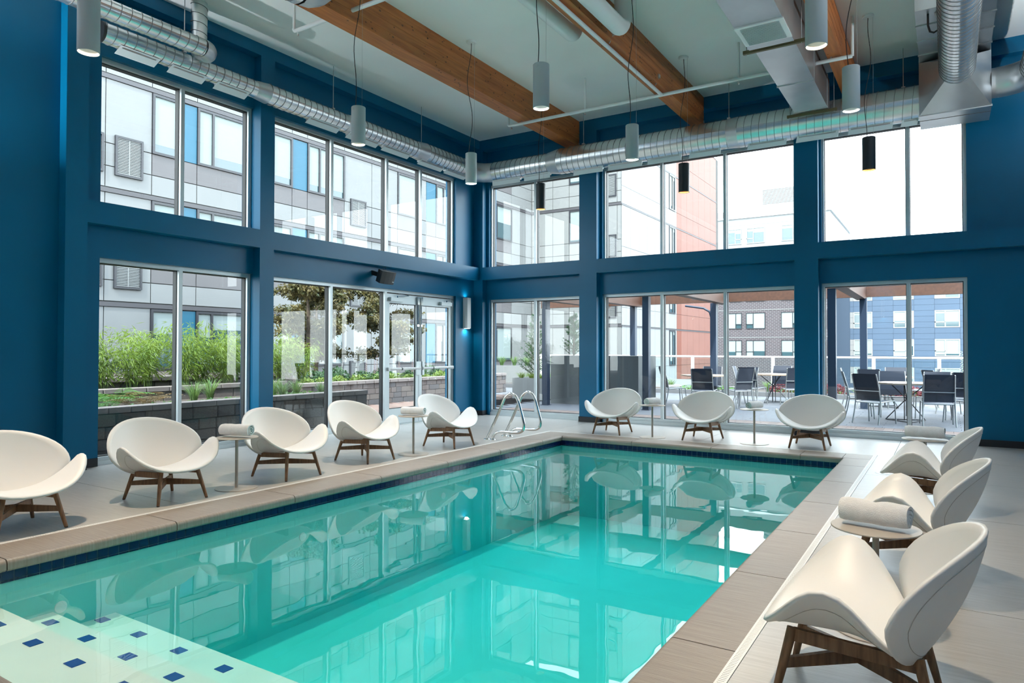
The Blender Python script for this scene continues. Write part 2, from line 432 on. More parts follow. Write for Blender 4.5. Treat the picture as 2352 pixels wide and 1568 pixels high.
for i in range(len(YJ)-1):
    coping('y', YJ[i]+.004, YJ[i+1]-.004, PX1-.012, DX1-DWD)
    coping('y', YJ[i]+.004, YJ[i+1]-.004, PX0+.022, DX0+DWD)
XJ = [DX0+DWD, 3.132, 4.33, 5.53, 6.73, 7.238, DX1-DWD]
for i in range(len(XJ)-1):
    coping('x', XJ[i]+.003, XJ[i+1]-.003, PY1-.015, DY1-DWD)
    coping('x', XJ[i]+.003, XJ[i+1]-.003, PY0+.015, DY0+DWD)
# waterline tiles: first row tile by tile, the row at and below the water joined
b = MB(); g = .004
b.box(PX0-.02, PX0+.003, PY0, PY1, -.154, -.07).box(PX0, PX1, PY1-.003, PY1+.02, -.154, -.07)
b.build('grout', M_GROUT, pool)
TP = .0764
tm = MB().box(0, .008, 0, TP-g*.9, -.137, -.072).mesh('tile'); tm.materials.append(M_TILE)
tmb = MB().box(0, TP-g*.9, -.008, 0, -.137, -.072).mesh('tile'); tmb.materials.append(M_TILE)
low = MB()
n = int((PY1-PY0)/TP)
for i in range(n):
    y = PY1 - .004 - TP*(i+1)
    obj('tile', tm, None, pool, (PX0, y, 0)); low.box(PX0, PX0+.008, y, y+TP-g*.9, -.152, -.141)
for i in range(int((PX1-PX0)/TP)):
    x = PX0 + .010 + TP*i
    obj('tile', tmb, None, pool, (x, PY1, 0)); low.box(x, x+TP-g*.9, PY1-.008, PY1, -.152, -.141)
lo = low.build('lower_tile_row', M_TILE, pool); lo['kind'] = 'stuff'
# return fittings under water on the left wall
for y in (-9.55, -7.4, -5.2): MB().lathe([(.001, .012), (.018, .012), (.04, .006), (.042, 0)], 20).build('return_fitting', M_WHITE, pool, 40).matrix_world = Matrix.Translation((PX0, y, -.42)) @ Matrix.Rotation(PI/2, 4, 'Y')

# slotted drain grates round the coping
dr = thing('drain_channel', 'white slotted drain grate set in the deck around the pool coping', 'drain', (0, 0, 0))
def grate(x0, x1, y0, y1, along):
    mb = MB(); e = .009
    if along == 'y':
        mb.box(x0, x0+e, y0, y1, -.02, .001); mb.box(x1-e, x1, y0, y1, -.02, .001)
        k = y0
        while k < y1: mb.box(x0+e, x1-e, k, min(k+.0128, y1), -.02, .001); k += .0165
    else:
        mb.box(x0, x1, y0, y0+e, -.02, .001); mb.box(x0, x1, y1-e, y1, -.02, .001)
        k = x0
        while k < x1: mb.box(k, min(k+.0128, x1), y0+e, y1-e, -.02, .001); k += .0165
    mb.build('grate', M_DRAIN, dr)
grate(DX0, DX0+DWD, DY0, DY1-DWD, 'y'); grate(DX1-DWD, DX1, DY0, DY1-DWD, 'y'); grate(DX0, DX1, DY1-DWD, DY1, 'x'); grate(DX0, DX1, DY0, DY0+DWD, 'x')
MB().box(DX0, DX0+DWD, DY0, DY1, -.06, -.022).box(DX1-DWD, DX1, DY0, DY1, -.06, -.022).box(DX0, DX1, DY1-DWD, DY1, -.06, -.022).box(DX0, DX1, DY0, DY0+DWD, -.06, -.022).build('channel', M_JOINT, dr)
# round skimmer lid in the right-hand deck
sk = thing('skimmer_lid', 'round white skimmer lid flush with the deck beside the corner chair', 'lid', (7.83, -3.08, 0))
MB().lathe([(.0001, .003), (.135, .003), (.14, .001), (.14, -.002)], 40).build('cover', M_DRAIN, sk)
MB().lathe([(.085, .0032), (.085, .005), (.095, .005), (.095, .0032)], 40).build('ring', M_WHITE, sk)
for q in (-.065, .065): MB().box(q-.01, q+.01, -.01, .01, .003, .006).build('finger_hole', M_JOINT, sk)

# water
mw = bpy.data.materials.new('pool_water'); mw.use_nodes = True
t = mw.node_tree; N = t.nodes; K = t.links.new; N.remove(N['Principled BSDF'])
tr = N.new('ShaderNodeBsdfTransparent'); gl = N.new('ShaderNodeBsdfGlossy'); gl.inputs['Roughness'].default_value = 0.0
fr = N.new('ShaderNodeFresnel'); fr.inputs['IOR'].default_value = 1.36
mi = N.new('ShaderNodeMixShader'); ge = N.new('ShaderNodeNewGeometry')
sb = N.new('ShaderNodeMath'); sb.operation = 'SUBTRACT'; sb.use_clamp = True
K(fr.outputs[0], sb.inputs[0]); K(ge.outputs['Backfacing'], sb.inputs[1])
K(sb.outputs[0], mi.inputs[0]); K(tr.outputs[0], mi.inputs[1]); K(gl.outputs[0], mi.inputs[2]); K(mi.outputs[0], N['Material Output'].inputs['Surface'])
tcw = N.new('ShaderNodeTexCoord'); nw = N.new('ShaderNodeTexNoise'); nw.inputs['Scale'].default_value = 2.4; nw.inputs['Detail'].default_value = 2
bw_ = N.new('ShaderNodeBump'); bw_.inputs['Strength'].default_value = 0.018; bw_.inputs['Distance'].default_value = 0.05
K(tcw.outputs['Object'], nw.inputs['Vector']); K(nw.outputs['Fac'], bw_.inputs['Height']); K(bw_.outputs[0], gl.inputs['Normal']); K(bw_.outputs[0], fr.inputs['Normal'])
va = N.new('ShaderNodeVolumeAbsorption'); va.inputs['Color'].default_value = (0.02, 0.895, 0.90, 1); va.inputs['Density'].default_value = 0.5
K(va.outputs[0], N['Material Output'].inputs['Volume'])
wt = MB().box(PX0-.1, PX1+.1, PY0-.1, PY1+.1, ZB-.05, -.15).build('pool_water', mw)
tag(wt, 'still turquoise water filling the pool', 'water', kind='stuff')
# ================================================================ LOUNGE CHAIRS
def sup(t, e):
    c, s = math.cos(t), math.sin(t)
    return math.copysign(abs(c)**(2/e), c), math.copysign(abs(s)**(2/e), s)
def dish(fn, hint, rings=9, seg=44, thick=.02):
    """closed padded shell: fn(r, t) -> point; returned mesh has thickness and a rounded rim"""
    bm = bmesh.new()
    c = bm.verts.new(fn(0, 0)); last = None
    for i in range(1, rings+1):
        rr = (i/rings)**.9
        ring = [bm.verts.new(fn(rr, 2*PI*j/seg)) for j in range(seg)]
        for j in range(seg):
            j2 = (j+1) % seg
            if last is None: bm.faces.new((c, ring[j], ring[j2]))
            else: bm.faces.new((last[j], ring[j], ring[j2], last[j2]))
        last = ring
    bmesh.ops.recalc_face_normals(bm, faces=bm.faces)
    bm.normal_update()
    if sum((f.normal*f.calc_area() for f in bm.faces), Vector()).dot(hint) < 0:
        bmesh.ops.reverse_faces(bm, faces=bm.faces); bm.normal_update()
    vs = list(bm.verts); fs = list(bm.faces); nrm = {v: v.normal.copy() for v in vs}
    rim = set(last); low = {}
    for v in vs: low[v] = bm.verts.new(v.co - nrm[v]*thick)
    for f in fs: bm.faces.new([low[v] for v in reversed(f.verts)])
    # rounded rim: two extra loops
    cen = sum((v.co for v in last), Vector())/seg
    mids = []
    for v in last:
        o = (v.co - cen); mids.append(bm.verts.new((v.co + low[v].co)/2 + o.normalized()*thick*.55))
    for j in range(seg):
        j2 = (j+1) % seg
        bm.faces.new((last[j], mids[j], mids[j2], last[j2])); bm.faces.new((mids[j], low[last[j]], low[last[j2]], mids[j2]))
    bmesh.ops.recalc_face_normals(bm, faces=bm.faces)
    me = bpy.data.meshes.new('shell'); bm.to_mesh(me); bm.free()
    me.polygons.foreach_set('use_smooth', [True]*len(me.polygons)); me.update()
    return me
def seat_pt(r, t):
    c, s = sup(t, 2.35)
    x = .438*r*c; y = -.065 + .27*r*s
    k = .195*math.exp(-((y+.075)/.25)**2)
    zc_ = .300 + .018*max(0, (-.12-y)/.2)**1.5 - .035*max(0, (y)/.2)**1.3 - .02*max(0, (-.25-y)/.08)**2
    return Vector((x, y, zc_ + k*(abs(x)/.40)**2.15))
def back_pt(r, t):
    c, s = sup(t, 2.1)
    bb = .265 + .272*r*s                       # distance up the tilted back
    wid = .438*(1 - .10*max(0, (.22-bb)/.22) )
    x = wid*r*c
    y0 = .205 + .40*bb; z = .235 + .915*bb
    dishy = .035*(1-r*r)                      # hollow towards the middle
    y = y0 + dishy - .165*(abs(x)/.43)**2.0
    return Vector((x, y, z))
ME_SEAT = dish(seat_pt, Vector((0, 0, 1)), thick=.024); ME_SEAT.name = 'seat_shell'
ME_BACK = dish(back_pt, Vector((0, -1, .3)), thick=.022); ME_BACK.name = 'back_shell'
for me in (ME_SEAT, ME_BACK): me.materials.append(M_SHELL)
def seam_line(fn, rr, off, nrm_sign):
    pts = []
    for j in range(64):
        t = 2*PI*j/64
        p0 = fn(rr, t); e = 1e-3
        du = fn(rr, t+e)-p0; dr_ = fn(rr-e, t)-p0
        n_ = du.cross(dr_).normalized()*nrm_sign
        pts.append(p0 + n_*off)
    return pts
def make_chair():
    t = thing('lounge_chair', 'x', 'chair', group='white shell lounge chairs around the pool')
    st = obj('seat_shell', ME_SEAT, None, t); bk = obj('back_shell', ME_BACK, None, t)
    for fn, par, off in ((seat_pt, st, .0245), (back_pt, bk, .0225)):
        # find the outer side: away from the sitter
        p_ = fn(.86, .3); q_ = seam_line(fn, .86, off, 1)
        sgn = 1
        test = seam_line(fn, .86, .02, 1)[5] - fn(.86, 2*PI*5/64)
        if fn is seat_pt: sgn = 1 if test.z < 0 else -1
        else: sgn = 1 if test.y > 0 else -1
        MB().tube(seam_line(fn, .86, off, sgn), .0016, 5, closed=True).build('seam', M_SEAM, par, 60)
    for sx in (-1, 1):
        for sy, zt in ((-1, .285), (1, .262)):
            top = Vector((sx*.175, sy*.218, zt)); foot = Vector((sx*.235, sy*.279, .006))
            lg = MB().tube([foot, foot.lerp(top, .5), top], [.0135, .0175, .0205], 14).build('leg', M_OAK, t, 40)
            MB().tube([foot - Vector((0, 0, .006)), foot + Vector((0, 0, .004))], .0125, 12).build('glide', M_FOOT, lg, 40)
        MB().bar((sx*.178, -.215, .262), (sx*.178, .222, .236), .022, .05).build('side_rail', M_OAK, t)
    for sgn in (-1, 1):
        mb = MB(); z = .150
        p0 = Vector((sgn*.203, -.247, z)); p1 = Vector((0, 0, z+.012)); p2 = Vector((-sgn*.203, .247, z))
        mb.bar(p0, p1, .021, .038, h1=.058); mb.bar(p1, p2, .021, .058, h1=.038)
        mb.build('stretcher', M_OAK, t)
    return t
ch0 = make_chair()
CH = [  # x, y, facing (0 = towards -y), label
 (2.28, -9.50, PI/2, 'white shell chair cut by the left edge of the photo, beside the blank blue wall'),
 (2.215, -8.25, PI/2, 'white shell chair before the left bay window, nearest to the solo blue column'),
 (2.22, -6.86, PI/2, 'white shell chair just past the left towel table, before the blue column between windows'),
 (2.17, -5.60, PI/2, 'white shell chair in front of the tall pane beside the glass double door'),
 (2.28, -4.01, PI/2, 'white shell chair before the glass double door, next to the ladder rails'),
 (3.65, -1.31, 0.03, 'white shell chair by the back wall, at the narrow blue column near the ladder'),
 (5.17, -1.30, 0, 'white shell chair at the middle of the back wall between two towel tables'),
 (6.72, -1.29, 0, 'white shell chair in front of the wide blue column at the pool corner'),
 (8.215, -4.80, -PI/2, 'white shell chair farthest along the right deck, seen from the side beside a towel table'),
 (8.185, -6.86, -PI/2, 'white shell chair on the right deck between the two others, partly hidden by a towel'),
 (8.085, -8.84, -PI/2, 'large white shell chair in the near right corner, its wooden legs cut by the frame'),
]
for i, (x, y, rz, lb) in enumerate(CH):
    if i == 0: ch0.location = (x, y, 0); ch0.rotation_euler = (0, 0, rz); ch0['label'] = lb
    else: dup(ch0, (x, y, 0), rz, lb)

# ================================================================ SIDE TABLES AND TOWELS
def make_table():
    t = thing('side_table', 'x', 'table', group='round towel tables')
    MB().disc(.205, .503, .511, 48).build('table_top', M_TAUPE, t, 30)
    MB().tube([(0, 0, .005), (0, 0, .503)], .0155, 16).build('pole', M_TAUPE, t, 40)
    MB().disc(.205, 0, .006, 48).build('base_plate', M_TAUPE, t, 30)
    return t
def towel_mesh(L_, rad, squash, seed):
    """rolled terry towel: a spiral strip of cloth extruded along its axis (x), soft rounded ends"""
    rnd = random.Random(seed); bm = bmesh.new(); turns = 2.6; n = 64; th = rad*.20
    sec = []
    for i in range(n+1):
        f = i/n; ang = f*turns*2*PI; rr = rad*(.16 + .84*f) - th*.5
        sec.append((ang, rr))
    cols = 13
    def ring(u, inner):
        out_ = []
        e = abs(u)
        shrink = 1 - .10*max(0, (e-.86)/.14)**2
        wob = 1 + .012*math.sin(u*6+seed)
        for ang, rr in sec:
            r2 = (rr + (-th/2 if inner else th/2))*shrink*wob
            r2 += .0014*math.sin(3*ang+u*9+seed)
            if squash < 0: r2 *= 1 + squash*math.exp(-((u+.1)/.2)**2)*max(0, math.cos(ang-1.2))
            y = r2*math.cos(ang); z = r2*math.sin(ang)
            zf = -rad*.93
            z = max(z, zf)
            out_.append(Vector((u*L_/2 + (.004*math.sin(ang*2) if e > .9 else 0), y, z + rad*.93)))
        return out_
    outer = []; inner = []
    for k in range(cols):
        u = -1 + 2*k/(cols-1)
        outer.append([bm.verts.new(q) for q in ring(u, False)]); inner.append([bm.verts.new(q) for q in ring(u, True)])
    for k in range(cols-1):
        for i in range(n):
            bm.faces.new((outer[k][i], outer[k][i+1], outer[k+1][i+1], outer[k+1][i]))
            bm.faces.new((inner[k][i], inner[k+1][i], inner[k+1][i+1], inner[k][i+1]))
        for arr_end in (0, n):
            bm.faces.new((outer[k][arr_end], inner[k][arr_end], inner[k+1][arr_end], outer[k+1][arr_end]))
    for k in (0, cols-1):
        for i in range(n): bm.faces.new((outer[k][i], outer[k][i+1], inner[k][i+1], inner[k][i]))
    bmesh.ops.recalc_face_normals(bm, faces=bm.faces)
    me = bpy.data.meshes.new('towel'); bm.to_mesh(me); bm.free()
    me.polygons.foreach_set('use_smooth', [True]*len(me.polygons)); me.set_sharp_from_angle(angle=R(50)); me.materials.append(M_TOWEL)
    return me
TB = [ # x, y, towel rot, towel len, rad, seed, table label, towel label
 (2.345, -7.585, R(16), .34, .072, 1, 'taupe round side table on the left deck below a rolled towel, before the block wall', 'rolled white towel on the left table, its spiral end facing right, before the block wall'),
 (2.37, -4.90, R(14), .33, .064, 2, 'taupe round side table in front of the glass double door', 'rolled white towel on the table in front of the glass double door'),
 (4.42, -1.50, R(71), .30, .066, 3, 'taupe round side table at the back wall beside the chair nearest the ladder rails', 'rolled white towel at the back wall beside the chair nearest the ladder rails'),
 (5.965, -1.38, R(69), .30, .066, 4, 'taupe round side table at the back wall between the middle chair and the corner chair', 'rolled white towel at the back wall between the middle chair and the corner chair'),
 (8.205, -3.96, R(-4), .34, .070, 5, 'taupe round side table behind the farthest chair on the right deck', 'rolled towel with pale blue shade on the far right table, before the brick paving'),
 (8.09, -8.06, R(-12), .315, .072, 6, 'taupe round side table in the right foreground, its top fully in view', 'large rolled towel in warm light on the right foreground table'),
]
tb0 = make_table()
for i, (x, y, a_, tl, tr_, sd_, lb, lt) in enumerate(TB):
    if i == 0: tb0.location = (x, y, 0); tb0['label'] = lb
    else: dup(tb0, (x, y, 0), 0, lb)
    o = obj('rolled_towel', towel_mesh(tl, tr_, -.16 if i == 5 else -.03, sd_), None, None, (x, y, .5112))
    o.rotation_euler = (0, 0, a_)
    tag(o, lt, 'towel', 'rolled towels on the side tables')

# ================================================================ POOL LADDER RAILS
def arc(c, r_, a0, a1, n, y):
    return [Vector((c[0] + r_*math.cos(a0+(a1-a0)*i/n), y, c[1] + r_*math.sin(a0+(a1-a0)*i/n))) for i in range(n+1)]
def rail(y, lb):
    t = thing('grab_rail', lb, 'rail', (0, 0, 0), group='stainless pool ladder rails')
    ctrl = [(2.34, 0), (2.47, .24), (2.60, .50), (2.655, .615), (2.70, .68), (2.775, .725), (2.86, .695), (2.91, .625), (2.955, .50), (3.005, .335), (3.02, .26), (3.005, .19), (2.955, .15), (2.88, .135), (2.70, .132), (2.60, .13), (2.53, .115), (2.48, .075), (2.455, .03), (2.45, 0)]
    pts = []
    n = len(ctrl)
    for i in range(n-1):                              # smooth the centre line
        p0, p1, p2, p3 = (Vector(ctrl[max(i-1, 0)]), Vector(ctrl[i]), Vector(ctrl[i+1]), Vector(ctrl[min(i+2, n-1)]))
        for k in range(4):
            s = k/4
            q = .5*((2*p1) + (p2-p0)*s + (2*p0-5*p1+4*p2-p3)*s*s + (3*p1-p0-3*p2+p3)*s**3)
            pts.append((q.x, y, q.y))
    pts.append((2.45, y, 0))
    MB().tube(pts, .0215, 14).build('rail_tube', M_STEEL, t, 60)
    for x in (2.34, 2.45): MB().lathe([(.023, .014), (.045, .010), (.052, 0.0), (.03, 0)], 24, (x, y, .001)).build('escutcheon', M_STEEL, t, 40)
rail(-3.13, 'bent stainless ladder rail nearer to the chairs, standing on the pool edge')
rail(-2.63, 'bent stainless ladder rail nearer to the corner windows, standing on the pool edge')

# ================================================================ PENDANT LAMPS
def area_light(name, loc, power, size, col, parent=None, spread=150, rot=None):
    d = bpy.data.lights.new(name, 'AREA'); d.shape = 'DISK'; d.size = size; d.energy = power; d.color = col; d.spread = R(spread)
    o = bpy.data.objects.new(name, d); COL.objects.link(o); o.location = loc
    if rot: o.rotation_euler = rot
    if parent: o.parent = parent
    return o
WARM = (1.0, 0.80, 0.58)
def pendant(x, y, lb, dark=False, power=0, col=WARM, cord_amp=.05, seed=0, z0=3.775, h=.435, on=True):
    t = thing('pendant_lamp', lb, 'lamp', (x, y, z0), group='cylinder pendant lamps')
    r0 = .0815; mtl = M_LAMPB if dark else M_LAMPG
    bd = MB().lathe([(r0-.006, .004), (r0-.004, 0), (r0, .002), (r0, h-.004), (r0-.004, h), (.0001, h)], 32).build('lamp_body', mtl, t, 40)
    MB().lathe([(r0-.0065, .004), (r0-.007, .10), (.05, .13), (.0001, .13)], 32).build('reflector', M_GOLD if dark else M_WHITE, bd, 40)
    MB().box(-.012, .012, -r0-.006, -r0+.002, h-.05, h-.03).build('cord_entry', mtl, bd)
    rnd = random.Random(seed); top = ZC - z0 - .02; pts = []
    ph = rnd.random()*6
    for i in range(25):
        f = i/24
        k = math.sin(f*PI)
        pts.append((cord_amp*k*math.sin(f*7.5+ph) - .02*(1-f), -.03*(1-f) + cord_amp*.7*k*math.cos(f*6.1+ph*2), h-.03 + (top-h+.03)*f))
    MB().tube(pts, .0045, 6).build('cord', M_CORD, t, 60)
    MB().tube([(.055, 0, h), (.055, 0, top)], .0015, 4).build('suspension_wire', M_CABLE, t)
    MB().lathe([(.0001, top-.012), (.065, top-.012), (.072, top-.004), (.072, top+.018)], 28).build('ceiling_canopy', M_WHITE, t, 40)
    if power: area_light('lamp_light', (0, 0, .05), power, .12, col, t, 75)
    return t
PEND = [
 (2.584, -9.153, 'lit grey pendant lamp cut by the top left, in front of the blank blue wall', False, 1, 0),
 (2.628, -6.20, 'lit grey pendant lamp hanging before the left window duct', False, 1, 1),
 (2.633, -3.965, 'grey pendant lamp hanging over the corner bend of the ducts', False, -.7, 2),
 (5.028, -6.11, 'large grey pendant lamp at top centre in front of the first timber beam', False, -.5, 3),
 (5.077, -3.908, 'grey pendant lamp hanging before the middle of the back duct', False, -.7, 4),
 (7.609, -4.418, 'grey pendant lamp beside the end of the third timber beam', False, -.3, 5),
 (7.55, -6.172, 'lit grey pendant lamp cut by the top edge beside the rectangular duct', False, 1, 6),
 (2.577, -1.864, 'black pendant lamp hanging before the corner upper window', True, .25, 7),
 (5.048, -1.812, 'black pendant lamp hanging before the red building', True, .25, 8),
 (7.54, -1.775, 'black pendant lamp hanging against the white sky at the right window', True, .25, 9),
 (5.05, -8.9, 'added unseen fill pendant over the near end of the pool, above the frame', False, 1, 10),  # unseen pendant, added for fill light
 (7.55, -8.9, 'lit grey pendant lamp over the near right chair, above the frame', False, 1, 11),
 (2.6, -12.0, 'added unseen fill pendant over the rear left deck', False, 1, 12),  # from here on: unseen rear pendants, added to fill the hall with light
 (5.05, -12.0, 'added unseen fill pendant over the rear middle deck', False, 1, 13),
 (7.55, -12.0, 'added unseen fill pendant over the rear right deck', False, 1, 14),
 (5.05, -14.4, 'added unseen fill pendant close to the rear wall', False, 1, 15),
]
LAMP_W = 9.0
for x, y, lb, dk, pw, sd_ in PEND: pendant(x, y, lb, dk, LAMP_W*abs(pw), WARM if pw > 0 else (1.0, .95, .88), .045, sd_)  # negative factor adds neutral fill light in pendants that hang unlit

# ================================================================ TIMBER BEAMS
BZ = 5.35
for x0, x1, lb in ((2.10, 2.37, 'glue-laminated timber ceiling beam nearest the left wall'), (4.59, 4.81, 'glue-laminated timber ceiling beam in the middle, sprinkler pipe along its underside'), (7.05, 7.22, 'glue-laminated timber ceiling beam at right behind the rectangular duct')):
    t = thing('ceiling_beam', lb, 'beam', ((x0+x1)/2, 0, BZ), group='timber ceiling beams')
    n = 12; hh = (ZC-BZ)/n
    for k in range(n):       # the laminations, each a board of its own
        s = .0012*((k*7) % 3)
        o = MB().box(-(x1-x0)/2+s, (x1-x0)/2-s, YR, -.001, hh*k+.0006, hh*(k+1)-.0006).build('lamination', M_GLULAM, t)
    rnd = random.Random(int(x0*100))
    kn = MB()
    for _ in range(110):
        y = rnd.uniform(-9, -.1); z = rnd.uniform(.02, ZC-BZ-.02); q = rnd.uniform(.006, .014)
        side = (x1-x0)/2+.0006
        kn.add([(side, y+q*1.5*math.cos(a_), z+q*math.sin(a_)) for a_ in [2*PI*i/8 for i in range(8)]], [tuple(range(8))])
    for _ in range(26):
        y = rnd.uniform(-9, -.1); xx = rnd.uniform(-(x1-x0)/2+.02, (x1-x0)/2-.02); q = rnd.uniform(.008, .014)
        kn.add([(xx+q*math.cos(-a_), y+q*1.4*math.sin(-a_), -.0002) for a_ in [2*PI*i/8 for i in range(8)]], [tuple(range(8))])
    kn.build('knots', M_KNOT, t)['kind'] = 'stuff'
    MB().box(-(x1-x0)/2-.012, (x1-x0)/2+.012, -.04, 0, .02, .06).build('hanger_strap', M_GALVD, t)

# ================================================================ DUCTS
def spiral(name, p0, p1, r0, r1, parent, pitch=.115, seg=28, mt=None):
    """spiral-wound round duct with a raised helical seam"""
    p0 = Vector(p0); p1 = Vector(p1); d = p1-p0; Ln = d.length; d.normalize()
    ref = Vector((0,0,1)) if abs(d.z) < .9 else Vector((1,0,0))
    sd = d.cross(ref).normalized(); u = sd.cross(d)
    st = [(0, 0), (.5, 0)]
    V = []; rows = []
    k = -1
    stations = []
    while k*pitch < Ln + pitch:
        for f, e in st: stations.append(((k+f)*pitch, e))
        k += 1
    mb = MB()
    for ax, e in stations:
        row = []
        for j in range(seg+1):
            s = min(max(ax + pitch*j/seg, 0), Ln); t_ = 2*PI*j/seg
            rr = r0 + (r1-r0)*s/Ln + e
            mb.v.append(tuple(p0 + d*s + (sd*math.cos(t_) + u*math.sin(t_))*rr))
    for i in range(len(stations)-1):
        for j in range(seg):
            a0 = i*(seg+1)+j
            q = (a0, a0+1, a0+seg+2, a0+seg+1)
            if stations[i+1][0] + pitch*(j+1)/seg < 0 or stations[i][0] + pitch*j/seg > Ln: continue
            mb.f.append(q)
    o = mb.build(name, mt or M_GALV, parent, 40)
    hx = []; k = 0; n_ = int(Ln/pitch*20)
    for k in range(n_+1):
        s = Ln*k/n_; t_ = 2*PI*s/pitch
        rr = r0 + (r1-r0)*s/Ln + .0035
        hx.append(p0 + d*s + (sd*math.cos(t_) + u*math.sin(t_))*rr)
    if n_ > 2: MB().tube(hx, .0032, 4).build('seam', M_SPSEAM, o)
    return o
def band(p, d, rr, wd, parent, mt=None, nm='coupling'):
    p = Vector(p); d = Vector(d).normalized()
    return MB().tube([p-d*wd/2, p-d*wd/2, p+d*wd/2, p+d*wd/2], [rr*.97, rr, rr, rr*.97], 28, caps=False).build(nm, mt or M_GALVD, parent, 40)
def cone(p0, p1, r0, r1, parent, nm='reducer'):
    return MB().tube([p0, p1], [r0, r1], 28, caps=False).build(nm, M_GALVD, parent, 40)
def elbow(c, r_bend, r_d, v0, v1, n, parent, nm='elbow', gored=False, seg=28):
    """bend from direction v0 to v1 (unit, perpendicular), starting at c"""
    c = Vector(c); v0 = Vector(v0); v1 = Vector(v1); cc = c + v1*r_bend
    pts = [cc - v1*r_bend*math.cos(PI/2*i/n) + v0*r_bend*math.sin(PI/2*i/n) for i in range(n+1)]
    return MB().tube(pts, r_d, seg, caps=False).build(nm, M_GALVD, parent, 20 if gored else 50), pts[-1]
DX, DZ = .29, 5.005
t = thing('spiral_duct', 'long galvanised spiral duct running along the left window wall', 'duct', (0, 0, 0))
spiral('duct_section', (DX, -7.90, DZ), (DX, -5.87, DZ), .118, .118, t)
cone((DX, -5.87, DZ), (DX, -5.66, DZ), .118, .142, t)
spiral('duct_section', (DX, -5.66, DZ), (DX, -4.18, DZ), .142, .142, t)
cone((DX, -4.18, DZ), (DX, -4.03, DZ), .142, .155, t)
spiral('duct_section', (DX, -4.03, DZ), (DX, -2.46, DZ), .155, .155, t)
cone((DX, -2.46, DZ), (DX, -2.2, DZ), .155, .178, t)
spiral('duct_section', (DX, -2.2, DZ), (DX, -.78, DZ), .178, .178, t)
MB().tube([(DX, -7.93, DZ), (DX, -7.90, DZ)], [.116, .12], 28).build('end_cap', M_GASKET, t, 40)
for y, rr in ((-7.80, .123), (-5.66, .146), (-4.03, .159), (-2.2, .182), (-.80, .182)): band((DX, y, DZ), (0,1,0), rr, .03, t)
def diffuser(y0, y1, rr, parent):
    """sheet-metal slot diffuser scooped under the duct"""
    z = DZ - rr*.86; s = .03; xa = DX+.075; xb = DX-.01; zb_ = z-.085
    mb = MB()
    V = [(xa, y0+s, z), (xa, y1, z), (xb, y1-s, zb_), (xb, y0, zb_), (xa-.012, y0+s, z), (xa-.012, y1, z), (xb-.012, y1-s, zb_), (xb-.012, y0, zb_)]
    mb.add(V, [(0,3,2,1), (4,5,6,7), (0,1,5,4), (3,7,6,2), (0,4,7,3), (1,2,6,5)])
    o = mb.build('diffuser', M_DIFF, parent)
    MB().box(DX-.06, DX+.06, y0+.05, y1-.05, DZ-rr-.012, DZ-rr*.8).build('neck', M_GALVD, o)
    return o
for y0, y1, rr in ((-7.75,-7.25,.118),(-7.12,-6.62,.118),(-6.49,-5.98,.118),(-4.95,-4.30,.142),(-4.14,-3.42,.155),(-3.32,-2.62,.155),(-2.37,-1.66,.178),(-1.6,-.92,.178)): diffuser(y0, y1, rr, t)
for y in (-6.9, -4.41, -2.27):
    hb = MB().tube([(DX, y, DZ+.14), (DX, y, ZC)], .006, 8).build('hanger_rod', M_CABLE, t)
    MB().box(DX-.02, DX+.02, y-.02, y+.02, DZ+.13, DZ+.17).build('rod_clip', M_GALVD, hb)
# corner bend and the back duct
BY, BZD = -.37, 4.99
t = thing('spiral_duct', 'large galvanised spiral duct running along the back window wall to the plenum', 'duct', (0, 0, 0))
_, e_ = elbow((DX, -.78, BZD), .38, .19, (0,1,0), (1,0,0), 5, t, gored=True)
spiral('duct_section', (e_.x, e_.y, BZD), (1.94, BY-.01, BZD), .20, .20, t)
BY = e_.y
cone((1.94, BY, BZD), (2.18, BY, BZD), .20, .24, t)
spiral('duct_section', (2.18, BY, BZD), (5.35, BY, BZD), .24, .24, t, .118)
cone((5.35, BY, BZD), (5.53, BY, BZD), .24, .252, t)
spiral('duct_section', (5.53, BY, BZD), (8.10, BY, BZD), .252, .252, t, .118)
for x, rr in ((e_.x, .205), (2.18, .246), (3.9, .246), (5.53, .258), (6.9, .258)): band((x, BY, BZD), (1,0,0), rr, .035, t)
for x0, x1, rr in ((.62,1.30,.20),(1.37,1.98,.20),(2.46,3.09,.24),(3.17,3.85,.24),(3.93,4.57,.24),(4.68,5.24,.24),(5.65,6.28,.252),(6.40,7.03,.252),(7.14,7.76,.252),(7.84,8.08,.252)):
    z = BZD - rr*.90; s = .03; ya = BY-.08; yb = BY-.03; zb_ = z-.10
    mb = MB()
    V = [(x0+s, ya, z), (x1, ya, z), (x1-s, yb, zb_), (x0, yb, zb_), (x0+s, ya+.012, z), (x1, ya+.012, z), (x1-s, yb+.012, zb_), (x0, yb+.012, zb_)]
    mb.add(V, [(0,1,2,3), (4,7,6,5), (0,4,5,1), (3,2,6,7), (0,3,7,4), (1,5,6,2)])
    o = mb.build('diffuser', M_DIFF, t)
    MB().box(x0+.05, x1-.05, BY-.07, BY+.07, BZD-rr-.014, BZD-rr*.8).build('neck', M_GALVD, o)
for x in (2.66, 5.35, 7.88):
    hb = MB().tube([(x, BY, BZD+.22), (x, BY, ZC)], .006, 8).build('hanger_rod', M_CABLE, t)
    MB().box(x-.025, x+.025, BY-.025, BY+.025, BZD+.22, BZD+.27).build('rod_clip', M_GALVD, hb)
